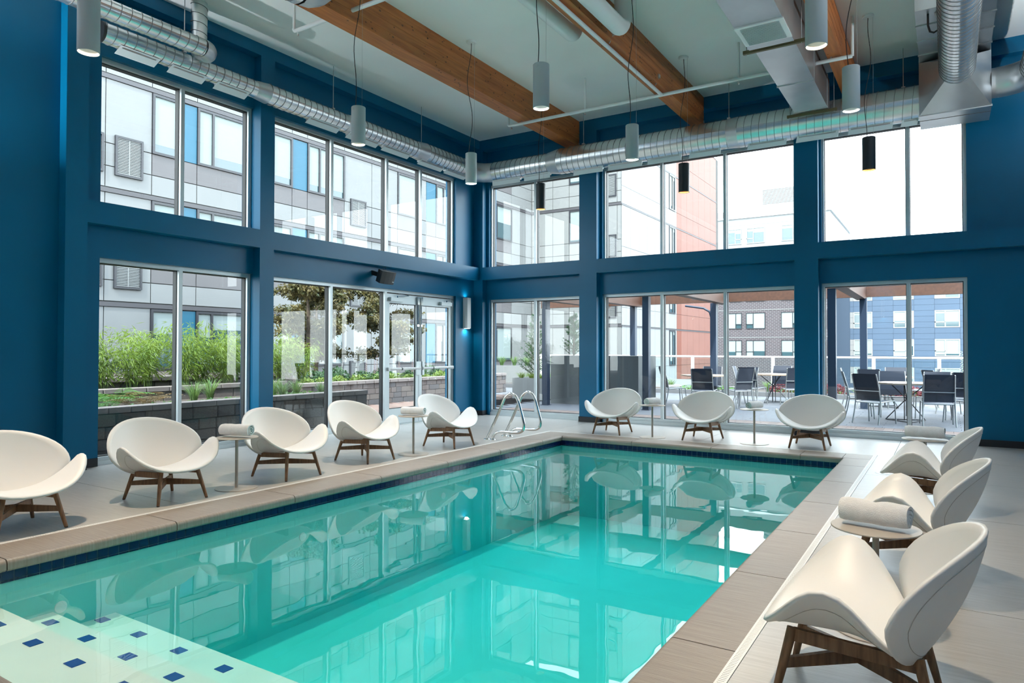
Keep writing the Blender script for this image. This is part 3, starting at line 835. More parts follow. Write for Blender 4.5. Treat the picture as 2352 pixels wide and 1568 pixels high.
# upper short duct with riser at left
UX, UZ = .60, 5.14
t = thing('spiral_duct', 'short galvanised spiral duct at upper left with an elbow and a riser to the ceiling', 'duct', (0, 0, 0))
spiral('duct_section', (UX, -12.5, UZ), (UX, -6.86, UZ), .11, .11, t)
_, e1 = elbow((UX, -6.86, UZ), .14, .112, (0,1,0), (-1,0,0), 5, t, gored=True)
_, e2 = elbow(e1, .14, .112, (-1,0,0), (0,0,1), 5, t, gored=True)
spiral('riser', e2, (e2.x, e2.y, ZC), .098, .098, t)
for y in (-9.8, -8.3, -7.4, -6.88): band((UX, y, UZ), (0,1,0), .116, .03, t)
for y in (-8.3,):
    MB().tube([(UX, y, UZ+.11), (UX, y, ZC)], .006, 8).build('hanger_rod', M_CABLE, t)
# plenum on the back wall with the round ducts that feed it
t = thing('duct_plenum', 'sheet-metal plenum box with pyramid hood and round duct on the back wall at right', 'duct', (0, 0, 0))
x0, x1, yf, zb = 8.085, 8.93, -.70, 4.70
MB().box(x0, x1, yf, 0, zb, ZC).build('plenum_box', M_GALVD, t)
MB().box(x0+.01, x1-.01, -2.45, yf, 5.46, ZC).build('upper_box', M_GALVD, t)
for y in (-2.0, -1.5, -1.0): MB().box(x0, x1, y-.015, y+.015, 5.445, 5.46).build('stiffener', M_GALVD, t)
MB().box(x0-.008, x1+.008, yf-.012, yf+.012, zb-.008, zb+.018).build('flange', M_GALVD, t)
MB().box(x0-.001, x1+.001, yf+.25, yf+.256, zb-.004, zb).build('seam', M_JOINT, t)
CXD, CZD, CR = 8.535, 5.14, .205
hood = MB(); n = 32; rim = []; sq = []
for j in range(n):
    a_ = 2*PI*j/n; c, s = math.cos(a_), math.sin(a_)
    rim.append((CXD + CR*c, yf-.42, CZD + CR*s))
    k = max(abs(c), abs(s)); hx, hz0, hz1 = (x1-x0)/2, 5.08-zb, 5.46-5.08
    sx = c/k*hx; sz = s/k; sz = sz*(hz1 if sz > 0 else hz0)
    sq.append(((x0+x1)/2 + sx, yf, 5.08 + sz))
hood.add(rim+sq, [(j, (j+1) % n, n+(j+1) % n, n+j) for j in range(n)])
hood.build('hood', M_GALVD, t, 12)
spiral('round_duct', (CXD, -11, CZD), (CXD, yf-.42, CZD), CR, CR, t, .105, 36)
band((CXD, -2.1, CZD), (0,1,0), CR+.008, .03, t)
SX = 9.42
spiral('round_duct', (SX, -11, 5.05), (SX, -.95, 5.05), .20, .20, t, .105, 36)
_, e3 = elbow((SX, -.95, 5.05), .42, .202, (0,1,0), (-1,0,0), 6, t, gored=True)
MB().tube([e3, (x1, e3.y, 5.05)], .20, 28, caps=False).build('branch_collar', M_GALVD, t, 40)
# cables hanging by the plenum
for k, (x, z) in enumerate(((8.23, 5.22), (8.30, 5.38))):
    o = MB().tube([(x+.0, -2.3, ZC), (x, -2.3, z+.1), (x+.02, -2.3, z+.02), (x+.06, -2.3, z), (x+.10, -2.3, z+.02), (x+.12, -2.3, z+.1), (x+.12, -2.3, ZC)], .012, 8).build('cable_loop', M_CORD if k == 0 else M_GALVD, None, 60)
    tag(o, ('black cable loop hanging from the ceiling beside the plenum duct', 'grey conduit loop hanging from the ceiling beside the plenum duct')[k], 'cable')
# rectangular duct
t = thing('rectangular_duct', 'rectangular sheet-metal duct with a white grille below the ceiling at right', 'duct', (0, 0, 0))
RX0, RX1, RZ0, RZ1 = 6.46, 6.92, 5.0, 5.48
ysec = [-8.2, -5.6, -3.62, -2.1, -.9, -.66]
for k in range(len(ysec)-1):
    e = .0 if k != 1 else .02
    MB().box(RX0-e, RX1+e, ysec[k]+.004, ysec[k+1]-.004, RZ0-(.06 if k == 1 else 0), RZ1).build('duct_section', M_GALVD, t)
    if k: MB().box(RX0-.012, RX1+.012, ysec[k]-.008, ysec[k]+.008, RZ0-.012, RZ1+.01).build('flange', M_GALVD, t)
gr = MB().box(6.44, 6.95, -4.30, -3.78, RZ0-.075, RZ0-.06).build('grille', M_WHITE, t)
sl = MB()
for i in range(20):
    y = -4.25 + .0225*i
    sl.bar((6.49, y, RZ0-.082), (6.90, y, RZ0-.082), .004, .022, (0, .6, .8))
sl.build('louvres', M_LAMPG, gr)['kind'] = 'stuff'
for y in (-3.50, -.80):
    MB().box(6.34, 7.04, y-.02, y+.02, RZ0-.045, RZ0-.005).build('strut', M_BRONZE, t)
    for x in (6.38, 7.0): MB().tube([(x, y, RZ0-.06), (x, y, ZC)], .005, 6).build('threaded_rod', M_CABLE, t)
# segmented elbow at the top left
t = thing('segmented_duct', 'shiny segmented duct elbow at the top beside the first timber beam', 'duct', (0, 0, 0))
spiral('duct_section', (2.95, -11.5, 5.05), (2.95, -7.35, 5.05), .20, .20, t, .105, 20)
elbow((2.95, -7.35, 5.05), .32, .20, (0,1,0), (0,0,1), 5, t, gored=True, seg=14)
spiral('duct_section', (2.95, -7.03, 5.37), (2.95, -7.03, ZC), .20, .20, t, .105, 20)
for y in (-7.45, -7.9): band((2.95, y, 5.05), (0,1,0), .207, .03, t)

# ================================================================ PIPES
def pipe_thing(lb, pts, rr, cat='pipe', name='ceiling_pipe', joints=()):
    t = thing(name, lb, cat, (0, 0, 0))
    MB().tube(pts, rr, 18).build('pipe', M_PIPEW, t, 50)
    for q, dirv in joints: band(q, dirv, rr*1.25, .05, t, M_PIPEW, 'fitting')
    return t
def bend_pts(p, d0, d1, rb, n=8):
    """rounded corner at p between incoming d0 and outgoing d1"""
    p = Vector(p); d0 = Vector(d0); d1 = Vector(d1); s = p - d0*rb; c = s + d1*rb
    return [c - d1*rb*math.cos(PI/2*i/n) + d0*rb*math.sin(PI/2*i/n) for i in range(n+1)]
pipe_thing('white ceiling pipe left of the middle timber beam', [(4.30, -12, 5.5)] + bend_pts((4.30, -3.95, 5.5), (0,1,0), (0,0,1), .14) + [(4.30, -3.95, ZC)], .10)
pipe_thing('white ceiling pipe right of the middle timber beam with an upturned elbow', [(5.0, -12, 5.38)] + bend_pts((5.0, -4.02, 5.38), (0,1,0), (0,0,1), .16) + [(5.0, -4.02, ZC)], .105)
SY, SZ = -1.87, 5.305
t = pipe_thing('white sprinkler pipe crossing below the timber beams', bend_pts((1.93, SY, SZ), (0,0,-1), (1,0,0), .03, 4)[::1] + [(7.36, SY, SZ)], .026, name='sprinkler_pipe', joints=[((1.97, SY, SZ), (1,0,0)), ((4.60, SY, SZ), (1,0,0)), ((4.87, SY, SZ), (1,0,0)), ((7.33, SY, SZ), (1,0,0))])
MB().tube([(1.93, SY, SZ), (1.93, SY, ZC)], .02, 12).build('drop', M_PIPEW, t, 40); MB().tube([(7.36, SY, SZ), (7.36, SY, ZC)], .02, 12).build('drop', M_PIPEW, t, 40)
for x in (3.416, 5.88): MB().tube([(x, SY, SZ), (x, SY, ZC)], .016, 10).build('drop', M_PIPEW, t, 40)
for x in (2.2, 4.7, 7.1): MB().tube([(x, SY, SZ), (x, SY, BZ+.01)], .008, 8).build('hanger_rod', M_CABLE, t)
for x in (1.99, 3.416, 5.88): MB().lathe([(.001, -.05), (.012, -.05), (.014, -.02), (.006, 0)], 12, (x, SY, SZ-.02)).build('sprinkler_head', M_STEEL, t, 40)
t = pipe_thing('white sprinkler branch pipe along the underside of the middle timber beam', [(4.72, -13, 5.305), (4.72, SY-.02, 5.305)], .026, name='sprinkler_pipe', joints=[((4.72, -4.5, 5.305), (0,1,0)), ((4.72, SY-.06, 5.305), (0,1,0))])
for y in (-3.9, -2.25): MB().box(4.80, 4.83, y-.03, y+.03, 5.42, 5.47).bar((4.825, y, 5.44), (4.76, y, 5.32), .012, .012).build('bracket', M_CABLE, t)
t = pipe_thing('short white sprinkler drop at the top left below the ceiling', bend_pts((1.33, -6.05, 5.48), (0,0,-1), (1,0,0), .03, 4) + [(2.9, -6.05, 5.48)], .026, name='sprinkler_pipe')
MB().tube([(1.33, -6.05, 5.48), (1.33, -6.05, ZC)], .02, 12).build('drop', M_PIPEW, t, 40)
MB().lathe([(.001, -.05), (.012, -.05), (.014, -.02), (.006, 0)], 12, (1.40, -6.05, 5.46)).build('sprinkler_head', M_STEEL, t, 40)

# ================================================================ SPEAKER AND SCONCE
t = thing('wall_speaker', 'black wedge loudspeaker tilted down above the glass double door', 'speaker', (.02, -3.05, 2.69))
V = []
prof = [(-.155, .0), (-.10, .045), (0, .062), (.10, .045), (.155, .0)]
front = [(x, -y) for x, y in prof]
poly = [(.03, -.075), (.03, .075)] 
fr_ = [(.155, .135), (.175, .07), (.181, 0), (.175, -.07), (.155, -.135)]
pl = [(.0, -.06), (.155, -.135), (.175, -.07), (.181, 0), (.175, .07), (.155, .135), (.0, .06)]
o = MB().prism(pl, -.075, .075).build('cabinet', M_SPK, t)
gpl = [(.157, -.132), (.177, -.07), (.183, 0), (.177, .07), (.157, .132), (.150, .132), (.150, -.132)]
g_ = MB().prism(gpl, -.068, .068).build('grille', mat('speaker_grille', (.045, .047, .05), .7, bump=.3, bscale=400), t)
MB().box(.176, .1805, .075, .105, -.045, -.037).build('badge', M_WHITE, g_)
MB().tube([(.05, -.01, .075), (.05, -.025, .10), (.05, 0, .115), (.05, .025, .10), (.05, .01, .075)], .003, 6).build('safety_loop', M_CORD, t)
MB().bar((-.17, 0, 0), (.01, 0, 0), .05, .05).build('wall_bracket', M_SPK, t)
t.rotation_euler = (R(0), R(18), R(2)); t.scale = (1.2, 1.35, 1.45)
def sconce(x, y, z, rz, up_w, dn_w, lb):
    t = thing('wall_sconce', lb, 'lamp', (x, y, z), rz, 'white wall sconces')
    MB().box(0, .115, -.06, .06, 0, .64).build('housing', M_WHITE, t)
    MB().box(.02, .095, -.045, .045, -.002, .001).build('diffuser', M_GLOW, t)
    area_light('sconce_light', (.058, 0, -.01), dn_w, .07, (1, .96, .90), t, 160)
    area_light('sconce_light', (.058, 0, .65), up_w, .07, (.92, .97, 1), t, 170, (PI, 0, 0))
M_GLOW = mat('sconce_glow', (1, 1, 1), .5, emit=((1, .93, .82), 6))
sconce(-.15, -.32, 1.83, 0, .3, .8, 'white rectangular up-and-down wall sconce beside the glass double door')
UPW = 60  # added fill: unseen sconces on walls out of view, brightening ceiling and room
for i, y in enumerate((-3.0, -6.0, -9.0)): sconce(XR, y, 2.6, PI, UPW, 2, ('added unseen fill sconce on the right wall nearest the window corner', 'added unseen fill sconce at the middle of the right wall', 'added unseen fill sconce on the right wall nearest the rear')[i])
for i, x in enumerate((6.4, 9.2)): sconce(x, YR, 2.6, PI/2, UPW, 2, ('added unseen fill sconce at the middle of the rear wall', 'added unseen fill sconce at the right of the rear wall')[i])
for i, y in enumerate((-9.9, -14.2)): sconce(-.15, y, 2.6, 0, UPW*1.3, 2, ('added unseen fill sconce on the blank left wall behind the view', 'added unseen fill sconce on the left wall nearest the rear')[i])
# ================================================================ OUTSIDE: GROUND, RETAINING WALLS, PLANTS
RND = random.Random(7)
M_STONE = [mat('split_block_%d' % i, c, .9, vscale=14, col2=tuple(v*.62 for v in c), bump=.7, bscale=45) for i, c in enumerate([(.16,.13,.12), (.12,.108,.108), (.18,.15,.133)])]
M_CAPST = mat('cap_block', (.21, .18, .168), .9, vscale=12, col2=(.21, .18, .17), bump=.6, bscale=50)
M_SOIL = mat('dark_soil', (.045, .032, .024), .95, var=.4, vscale=20, bump=.8, bscale=40)
M_PAVE = [mat('paver_%d' % i, c, .75, var=.12, vscale=6) for i, c in enumerate([(.14,.088,.07), (.12,.08,.067), (.155,.105,.085)])]
M_GREYDECK = mat('grey_deck_board', (0.081, 0.087, 0.101), .7, var=.12, vscale=2, stretch=(.6, 8, 1))
M_CONC = mat('board_formed_concrete', (0.105, 0.111, 0.111), .8, vscale=5, stretch=(1, 1, 6), col2=(.10, .107, .107), bump=.3, bscale=30)
M_PALEC = mat('pale_planter', (0.182, 0.189, 0.189), .7, var=.05, vscale=3)
M_GRAVEL = mat('pale_pebble', (.36, .36, .35), .8, var=.25, vscale=9)
M_NAVY = mat('navy_steel', (.018, .03, .055), .4)
M_FIRW = mat('pergola_fir', (.085, .034, .018), .55, vscale=2.5, stretch=(6, .8, 6), col2=(.055, .022, .011))
M_CURB = mat('concrete_curb', (0.105, 0.108, 0.115), .8, var=.1, vscale=4)
def leafm(n, c, c2, tr): return mat(n, c, .55, vscale=2.5, col2=c2, transl=tr, detail=2)
M_BAMB = leafm('bamboo_leaf', (0.198, 0.275, 0.039), (0.094, 0.182, 0.022), (0.248, 0.330, 0.033))
M_FERN = leafm('fern_leaf', (0.080, 0.200, 0.040), (0.040, 0.120, 0.024), (0.096, 0.224, 0.032))
M_FERNB = leafm('rusty_fern_leaf', (0.176, 0.104, 0.040), (0.096, 0.080, 0.024), (0.160, 0.096, 0.032))
M_COVER = leafm('ground_cover_leaf', (0.098, 0.255, 0.053), (0.045, 0.150, 0.030), (0.150, 0.300, 0.053))
M_GRASS = leafm('grass_blade', (0.144, 0.240, 0.084), (0.072, 0.156, 0.042), (0.180, 0.270, 0.072))
M_MAPLE = leafm('bronze_tree_leaf', (0.150, 0.112, 0.041), (0.041, 0.064, 0.022), (0.165, 0.128, 0.038))
M_CONIF = leafm('conifer_needle', (0.038, 0.119, 0.038), (0.017, 0.063, 0.025), (0.035, 0.098, 0.028))
M_LIME = leafm('lime_leaf', (0.187, 0.253, 0.055), (0.110, 0.187, 0.033), (0.220, 0.275, 0.055))
M_DARKSH = leafm('dark_shrub_leaf', (.045, .11, .04), (.02, .06, .02), (.05, .1, .03))
M_REDSH = leafm('burgundy_leaf', (.16, .02, .03), (.07, .012, .018), (.2, .03, .04))
M_BARK = mat('bark', (.10, .075, .055), .9, var=.3, vscale=12)
M_STEM = mat('green_stem', (.16, .24, .06), .6)
M_PETW = mat('white_petal', (.5, .49, .48), .6); M_PETP = mat('plum_petal', (.35, .22, .27), .6)

g = sempty('garden_floor')
MB().box(-30, -.42, -30, 20, -.30, -.012).build('ground_slab', M_CURB, g)
pv = []
for i in range(3):
    me = MB().box(.003, .397, .003, .197, -.012, 0).mesh('paver'); me.materials.append(M_PAVE[i]); pv.append(me)
for i in range(8):
    for j in range(46):
        obj('paver', pv[RND.randrange(3)], None, g, (-3.85 + .4*i + (.2 if j % 2 else 0) - (.2 if i == 7 and j % 2 else 0), -2.2 + .2*j, 0)) if i < 7 and j < 40 else None
pb = MB()
for _ in range(900):
    x, y = RND.uniform(-1.02, -.45), RND.uniform(-8.2, -2.3); q = RND.uniform(.012, .028); h_ = q*.7
    pb.lathe([(q*.2, 0), (q, h_*.4), (q*.7, h_*.9), (.0005, h_)], 6, (x, y, -.012))
tag(pb.build('pebble_bed', M_GRAVEL, None, 60), 'strip of pale pebbles between the left window and the block wall', 'pebbles', kind='stuff')

# unit block with chipped edges, scaled per piece
bm = bmesh.new(); bmesh.ops.create_cube(bm, size=1); bmesh.ops.bevel(bm, geom=list(bm.edges), offset=.045, segments=1, affect='EDGES')
ub = bpy.data.meshes.new('block'); bm.to_mesh(ub); bm.free()
UB = []
for mm in M_STONE + [M_CAPST]:
    q = ub.copy(); q.name = 'block'; q.materials.append(mm); UB.append(q)
def block_wall(label, x0, y0, y1, z0, hs, depth=.24, cap=.085, ret=None):
    """retaining wall facing +x, made of courses of single blocks"""
    t = thing('retaining_wall', label, 'wall', (x0-depth/2, (y0+y1)/2, z0))
    cx, cyy = x0-depth/2, (y0+y1)/2
    MB().box(-depth/2, depth/2-.03, y0-cyy+.02, y1-cyy-.02, 0, sum(hs)-.01).build('core', M_STONE[1], t)
    z = 0
    for k, h in enumerate(hs + [cap]):
        y = y0; capc = k == len(hs)
        while y < y1-.05:
            wd = RND.choice([.20, .30, .41, .45]) if not capc else RND.choice([.30, .40])
            wd = min(wd, y1-y)
            if y1-y-wd < .1: wd = y1-y
            o = obj('block', UB[3] if capc else UB[RND.randrange(3)], None, t)
            dd = depth + (.03 if capc else RND.uniform(-.006, .006))
            o.location = ((.012 if capc else 0), y+wd/2-cyy, z+h/2); o.scale = (dd, wd-.006, h-.005)
            y += wd
        z += h
    return t
block_wall('grey block retaining wall close outside the left window', -1.05, -8.6, -2.25, -.01, [.05, .155, .16, .175])
block_wall('brown block retaining wall beyond the paved walk, outside the double door', -3.9, -1.4, 7.1, -.01, [.13, .14, .14, .13])
block_wall('second low tier of blocks behind the fern bed', -2.95, -8.4, -2.6, .50, [.17], cap=.08)
block_wall('third low tier of blocks behind the bamboo', -4.05, -8.2, -1.9, .66, [.14], cap=.085)
struct(MB().box(-2.8, -1.2, -12, -2.30, -.01, .52).box(-3.95, -3.0, -12, -2.3, -.01, .69).box(-9, -4.2, -12, -1.4, -.01, .80).box(-9, -4.05, -1.4, 7.0, -.01, .50).build('planting_bed_floor', M_SOIL))

def rdir(rnd, up_=0.0):
    a_ = rnd.uniform(0, 2*PI); z = rnd.uniform(-1, 1)
    v = Vector((math.cos(a_)*math.sqrt(1-z*z), math.sin(a_)*math.sqrt(1-z*z), z + up_)); return v.normalized()
def clump_variants(fn, n): return [fn(i) for i in range(n)]
def bamboo(seed):
    rnd = random.Random(seed); st = MB(); lf = MB()
    for _ in range(16):
        a_ = rnd.uniform(0, 2*PI); lean = rnd.uniform(.05, .42); h = rnd.uniform(.75, 1.25)
        b0 = Vector((math.cos(a_)*.10*rnd.random(), math.sin(a_)*.10*rnd.random(), 0))
        pts = [b0 + Vector((math.cos(a_)*lean*f**1.8, math.sin(a_)*lean*f**1.8, h*f*(1-.10*f*f))) for f in (0, .25, .5, .75, 1)]
        st.tube(pts, [.006, .005, .0045, .003, .002], 5)
        for _2 in range(75):
            f = rnd.uniform(.22, 1); i = min(int(f*4), 3); p_ = pts[i].lerp(pts[i+1], f*4-i)
            sp = rdir(rnd); sp.z *= .35; c = p_ + sp*rnd.uniform(.02, .22)
            d = (sp + Vector((0, 0, -rnd.uniform(.1, .9)))).normalized()
            lf.leaf(c, d, rdir(rnd, .8), rnd.uniform(.08, .15), rnd.uniform(.012, .019), rnd.uniform(0, .5))
    a_, b_ = st.mesh('culms'), lf.mesh('foliage'); a_.materials.append(M_STEM); b_.materials.append(M_BAMB); return a_, b_
def put_plant(name, label, cat, loc, pair, names=('stems', 'foliage'), scale=1, rz=0, group=None):
    t = thing(name, label, cat, loc, rz, group); t.scale = (scale,)*3
    for nm, me in zip(names, pair):
        o = obj(nm, me, None, t)
        if nm in ('foliage', 'needles', 'fronds', 'blades', 'leaves', 'florets'): o['kind'] = 'stuff'
    return t
BV = clump_variants(bamboo, 4)
for i in range(15):
    y = -8.05 + .43*i + RND.uniform(-.06, .06)
    put_plant('bamboo_clump', 'feathery yellow-green bamboo growing between the block tiers outside the left windows', 'bamboo', (-3.45+RND.uniform(-.25, .28), y, .69), BV[i % 4], ('culms', 'foliage'), RND.uniform(.80, 1.12), RND.uniform(0, 6), 'bamboo along the left windows')
def fern(seed, wide=.45, n=11):
    rnd = random.Random(seed); lf = MB()
    for k in range(n):
        a_ = 2*PI*k/n + rnd.uniform(-.25, .25); ln = wide*rnd.uniform(.7, 1.15); rise = rnd.uniform(.5, 1.0)
        last = Vector((0, 0, 0))
        for i in range(1, 15):
            f = i/14
            p_ = Vector((math.cos(a_)*ln*f, math.sin(a_)*ln*f, ln*rise*(f*1.3-f*f*1.1)))
            d = (p_-last).normalized(); sd = d.cross(Vector((0, 0, 1))).normalized()
            l_ = .11*wide/.45*math.sin(PI*min(1, f*.9+.12))
            for s in (-1, 1): lf.leaf(last, sd*s + d*.45, Vector((0, 0, 1)), l_, .022, .15)
            last = p_
    return lf.mesh('fronds')
FV = [fern(s) for s in range(3)]; FVB = [q.copy() for q in FV]
for q in FV: q.materials.append(M_FERN)
for q in FVB: q.materials.append(M_FERNB)
for i, (x, y, s, br) in enumerate(((-1.65, -7.35, .9, 0), (-2.0, -6.75, 1.15, 0), (-1.75, -6.35, .9, 1), (-2.3, -7.6, 1.1, 1), (-2.2, -5.9, 1.0, 1), (-1.6, -7.95, .9, 0), (-2.4, -6.3, 1.0, 0))):
    t = thing('fern', ('green fern' if not br else 'rust-tinged fern') + ' in the bed behind the near block wall', 'fern', (x, y, .52), RND.uniform(0, 6), ('green' if not br else 'rusty') + ' ferns in the near bed'); t.scale = (s*1.35,)*3
    obj('fronds', (FVB if br else FV)[i % 3], None, t)['kind'] = 'stuff'
def cover(seed, n=130, rr=.22, ll=(.04, .075), h=.12):
    rnd = random.Random(seed); lf = MB()
    for _ in range(n):
        a_ = rnd.uniform(0, 2*PI); q = rr*math.sqrt(rnd.random())
        c = Vector((q*math.cos(a_), q*math.sin(a_), rnd.uniform(.01, h)*(1-.5*q/rr)))
        lf.leaf(c, Vector((math.cos(a_), math.sin(a_), rnd.uniform(-.2, .8))), rdir(rnd, 1.6), rnd.uniform(*ll), rnd.uniform(*ll)*.7, .3)
    return lf
CV = []
for s in range(3):
    q = cover(s).mesh('leaves'); q.materials.append(M_COVER); CV.append(q)
for i in range(13):
    put_plant('ground_cover_plant', 'low leafy green plant along the top of the near block wall', 'plant', (-1.45+RND.uniform(-.1, .1), -7.75+.40*i+RND.uniform(-.08, .08), .52), (CV[i % 3],), ('leaves',), RND.uniform(.8, 1.15), RND.uniform(0, 6), 'low leafy plants along the near wall')
def grass(seed, n=90, h=.5, spread=.35, mtl=None, w=.012):
    rnd = random.Random(seed); lf = MB()
    for _ in range(n):
        a_ = rnd.uniform(0, 2*PI); ln = h*rnd.uniform(.6, 1.1); sp = spread*rnd.uniform(.2, 1)
        p0 = Vector((.05*math.cos(a_)*rnd.random(), .05*math.sin(a_)*rnd.random(), 0)); sd = Vector((-math.sin(a_), math.cos(a_), 0)); last = None
        b0 = len(lf.v)
        for i in range(5):
            f = i/4
            p_ = p0 + Vector((math.cos(a_)*sp*f**1.6, math.sin(a_)*sp*f**1.6, ln*(f-.35*f**3)))
            ww = w*(1-f)**.6*.5 + .0004
            lf.v += [tuple(p_+sd*ww), tuple(p_-sd*ww)]
        for i in range(4): lf.f.append((b0+2*i, b0+2*i+1, b0+2*i+3, b0+2*i+2))
    q = lf.mesh('blades'); q.materials.append(mtl or M_GRASS); return q
GV = [grass(s) for s in range(3)]; GL = grass(11, 80, .34, .3, M_LIME)
for i, (x, y, z, s) in enumerate(((-2.0, -5.25, .52, 1.0), (-2.3, -4.75, .52, 1.1), (-1.6, -4.5, .52, .8), (-1.5, -3.9, .52, .9), (-1.7, -3.4, .52, .9), (-1.5, -3.0, .52, .8), (-2.1, -3.6, .52, 1.0), (-1.45, -4.3, .52, .7))):
    put_plant('grass_tuft', 'arching grass tuft behind the near block wall', 'grass', (x, y, z), (GV[i % 3],), ('blades',), s, RND.uniform(0, 6), 'grass tufts behind the near block wall')
# trees with bronze foliage
def tree(seed, h, crown, n=15000):
    rnd = random.Random(seed); br = MB(); lf = MB()
    br.tube([(0, 0, 0), (.03, .02, h*.35), (-.02, .04, h*.7), (.02, 0, h)], [.07, .055, .035, .012], 8)
    tips = []
    for k in range(44):
        f = rnd.uniform(.20, .98); a_ = rnd.uniform(0, 2*PI); ln = crown*rnd.uniform(.5, 1.05)*(1.15-.6*abs(f-.62))
        p0 = Vector((0, .02, h*f)); p2 = p0 + Vector((math.cos(a_)*ln, math.sin(a_)*ln, ln*rnd.uniform(-.10, .25))); p1 = p0.lerp(p2, .5)+Vector((0, 0, .06))
        br.tube([p0, p1, p2], [.018, .011, .004], 5); tips.append((p0, p1, p2))
    for _ in range(n):
        p0, p1, p2 = tips[rnd.randrange(len(tips))]; f = rnd.uniform(.25, 1.05)
        c = (p0.lerp(p1, f*2) if f < .5 else p1.lerp(p2, f*2-1)) + rdir(rnd)*rnd.uniform(0, .17)
        d = rdir(rnd); d.z = d.z*.5-.25
        lf.leaf(c, d, rdir(rnd, 1.2), rnd.uniform(.07, .13), rnd.uniform(.045, .075), .3)
    a_, b_ = br.mesh('trunk'), lf.mesh('foliage'); a_.materials.append(M_BARK); b_.materials.append(M_MAPLE); smooth_mesh(a_, 60); return a_, b_
for i, (x, y, h, cr_, sd_, lb) in enumerate(((-6.2, .75, 3.9, 1.0, 3, 'bronze-leaved tree behind the pane next to the blue column'), (-6.4, 3.95, 3.9, 1.45, 5, 'broad bronze-leaved tree behind the pane next to the double door'), (-7.6, 2.3, 3.6, 1.2, 8, 'bronze-leaved tree farther back between the two others'))):
    put_plant('garden_tree', lb, 'tree', (x, y, .5), tree(sd_, h-.5, cr_), ('trunk', 'foliage'))
# shrubs, lime domes and flower spikes in the far bed
def dome(seed, rr, n, ll, mtl):
    rnd = random.Random(seed); lf = MB()
    for _ in range(n):
        d = rdir(rnd, .25); d.z = abs(d.z); c = Vector((d.x*rr, d.y*rr, d.z*rr*.9))*rnd.uniform(.72, 1.0)
        lf.leaf(c, (d + rdir(rnd)*.8), d, rnd.uniform(*ll), rnd.uniform(*ll)*.55, .3)
    q = lf.mesh('leaves'); q.materials.append(mtl); return q
DD = [dome(s, .30, 520, (.05, .09), M_DARKSH) for s in range(2)]; DL = [dome(s+9, .19, 300, (.05, .085), M_LIME) for s in range(2)]
for i, (x, y) in enumerate(((-4.8, -.3), (-5.0, .6), (-4.9, 1.5), (-5.2, 2.6), (-4.9, 3.6), (-5.1, 4.6), (-5.0, 5.6))):
    put_plant('dark_shrub', 'dark green rounded shrub in the far bed', 'shrub', (x, y, .5), (DD[i % 2],), ('leaves',), RND.uniform(1.0, 1.5), RND.uniform(0, 6), 'dark shrubs in the far bed')
for i, (x, y) in enumerate(((-4.35, -.9), (-4.4, -.35), (-4.35, .15), (-4.45, .9), (-4.3, 1.5), (-4.35, 2.1), (-4.4, 2.8), (-4.3, 3.5), (-4.35, 4.2), (-4.4, 5.0))):
    put_plant('lime_shrub', 'lime-green leafy mound along the far block wall', 'shrub', (x, y, .5), (DL[i % 2],), ('leaves',), RND.uniform(.9, 1.3), RND.uniform(0, 6), 'lime mounds along the far block wall')
def spike(seed, h, mtl):
    rnd = random.Random(seed); st = MB(); fl_ = MB()
    st.tube([(0, 0, 0), (.01, 0, h*.5), (0, .01, h)], [.006, .005, .002], 5)
    for k in range(60):
        f = .42 + .58*k/60; a_ = k*2.4; d = Vector((math.cos(a_), math.sin(a_), .15))
        fl_.leaf(Vector((0, 0, h*f)), d, Vector((0, 0, 1)), .045*(1.25-f*.7), .038*(1.2-f*.6), .4)
    for k in range(26):
        a_ = rnd.uniform(0, 6.3); st.leaf(Vector((0, 0, rnd.uniform(0, h*.3))), Vector((math.cos(a_), math.sin(a_), .7)), Vector((0, 0, 1)), .16, .05, .5)
    a_, b_ = st.mesh('stem'), fl_.mesh('florets'); a_.materials.append(M_STEM); b_.materials.append(mtl); return a_, b_
SW = [spike(1, .95, M_PETW), spike(2, .8, M_PETW)]; SP = [spike(3, .75, M_PETP), spike(4, .62, M_PETP)]
for i, (x, y, w_) in enumerate(((-4.3, 1.05, 0), (-4.25, 1.3, 0), (-4.4, 1.55, 0), (-4.3, 1.75, 0), (-4.2, 2.2, 0), (-4.25, 3.05, 1), (-4.3, 3.2, 1), (-4.2, 2.75, 0))):
    put_plant('flower_spike', ('white' if w_ else 'plum and white') + ' flower spike above the far block wall', 'flower', (x, y, .5), (SW if w_ else SP)[i % 2], ('stem', 'florets'), 1, RND.uniform(0, 6), ('white' if w_ else 'plum') + ' flower spikes in the far bed')

# ================================================================ PATIO BEHIND THE BACK WALL
g = sempty('patio_floor')
MB().box(-.42, 16, .42, 9.35, -.30, -.02).box(-3.6, -.42, 6.5, 9.35, -.30, -.02).build('patio_slab', M_CURB, g)
pm = []
for i in range(3):
    me = MB().box(.002, .146, .003, .78, -.02, 0).mesh('paver'); me.materials.append(M_PAVE[i]); pm.append(me)
for i in range(66):
    for j in range(2): obj('paver', pm[RND.randrange(3)], None, g, (-.4+.148*i, .44+.785*j, 0))
bd = MB()
for j in range(52):
    y = 2.02 + .141*j; x = -2.2 - (j % 3)*.6
    while x < 15.5: bd.box(x+.002, x+2.396, y+.002, y+.137, -.02, 0); x += 2.4
bd.build('deck_boards', M_GREYDECK, g)['kind'] = 'stuff'
struct(MB().box(-6, 16, 9.36, 9.52, -.3, .13).build('curb_trim', M_CURB))
struct(MB().box(-6, 16, 9.52, 11.2, -.3, .09).build('strip_bed_floor', M_SOIL))
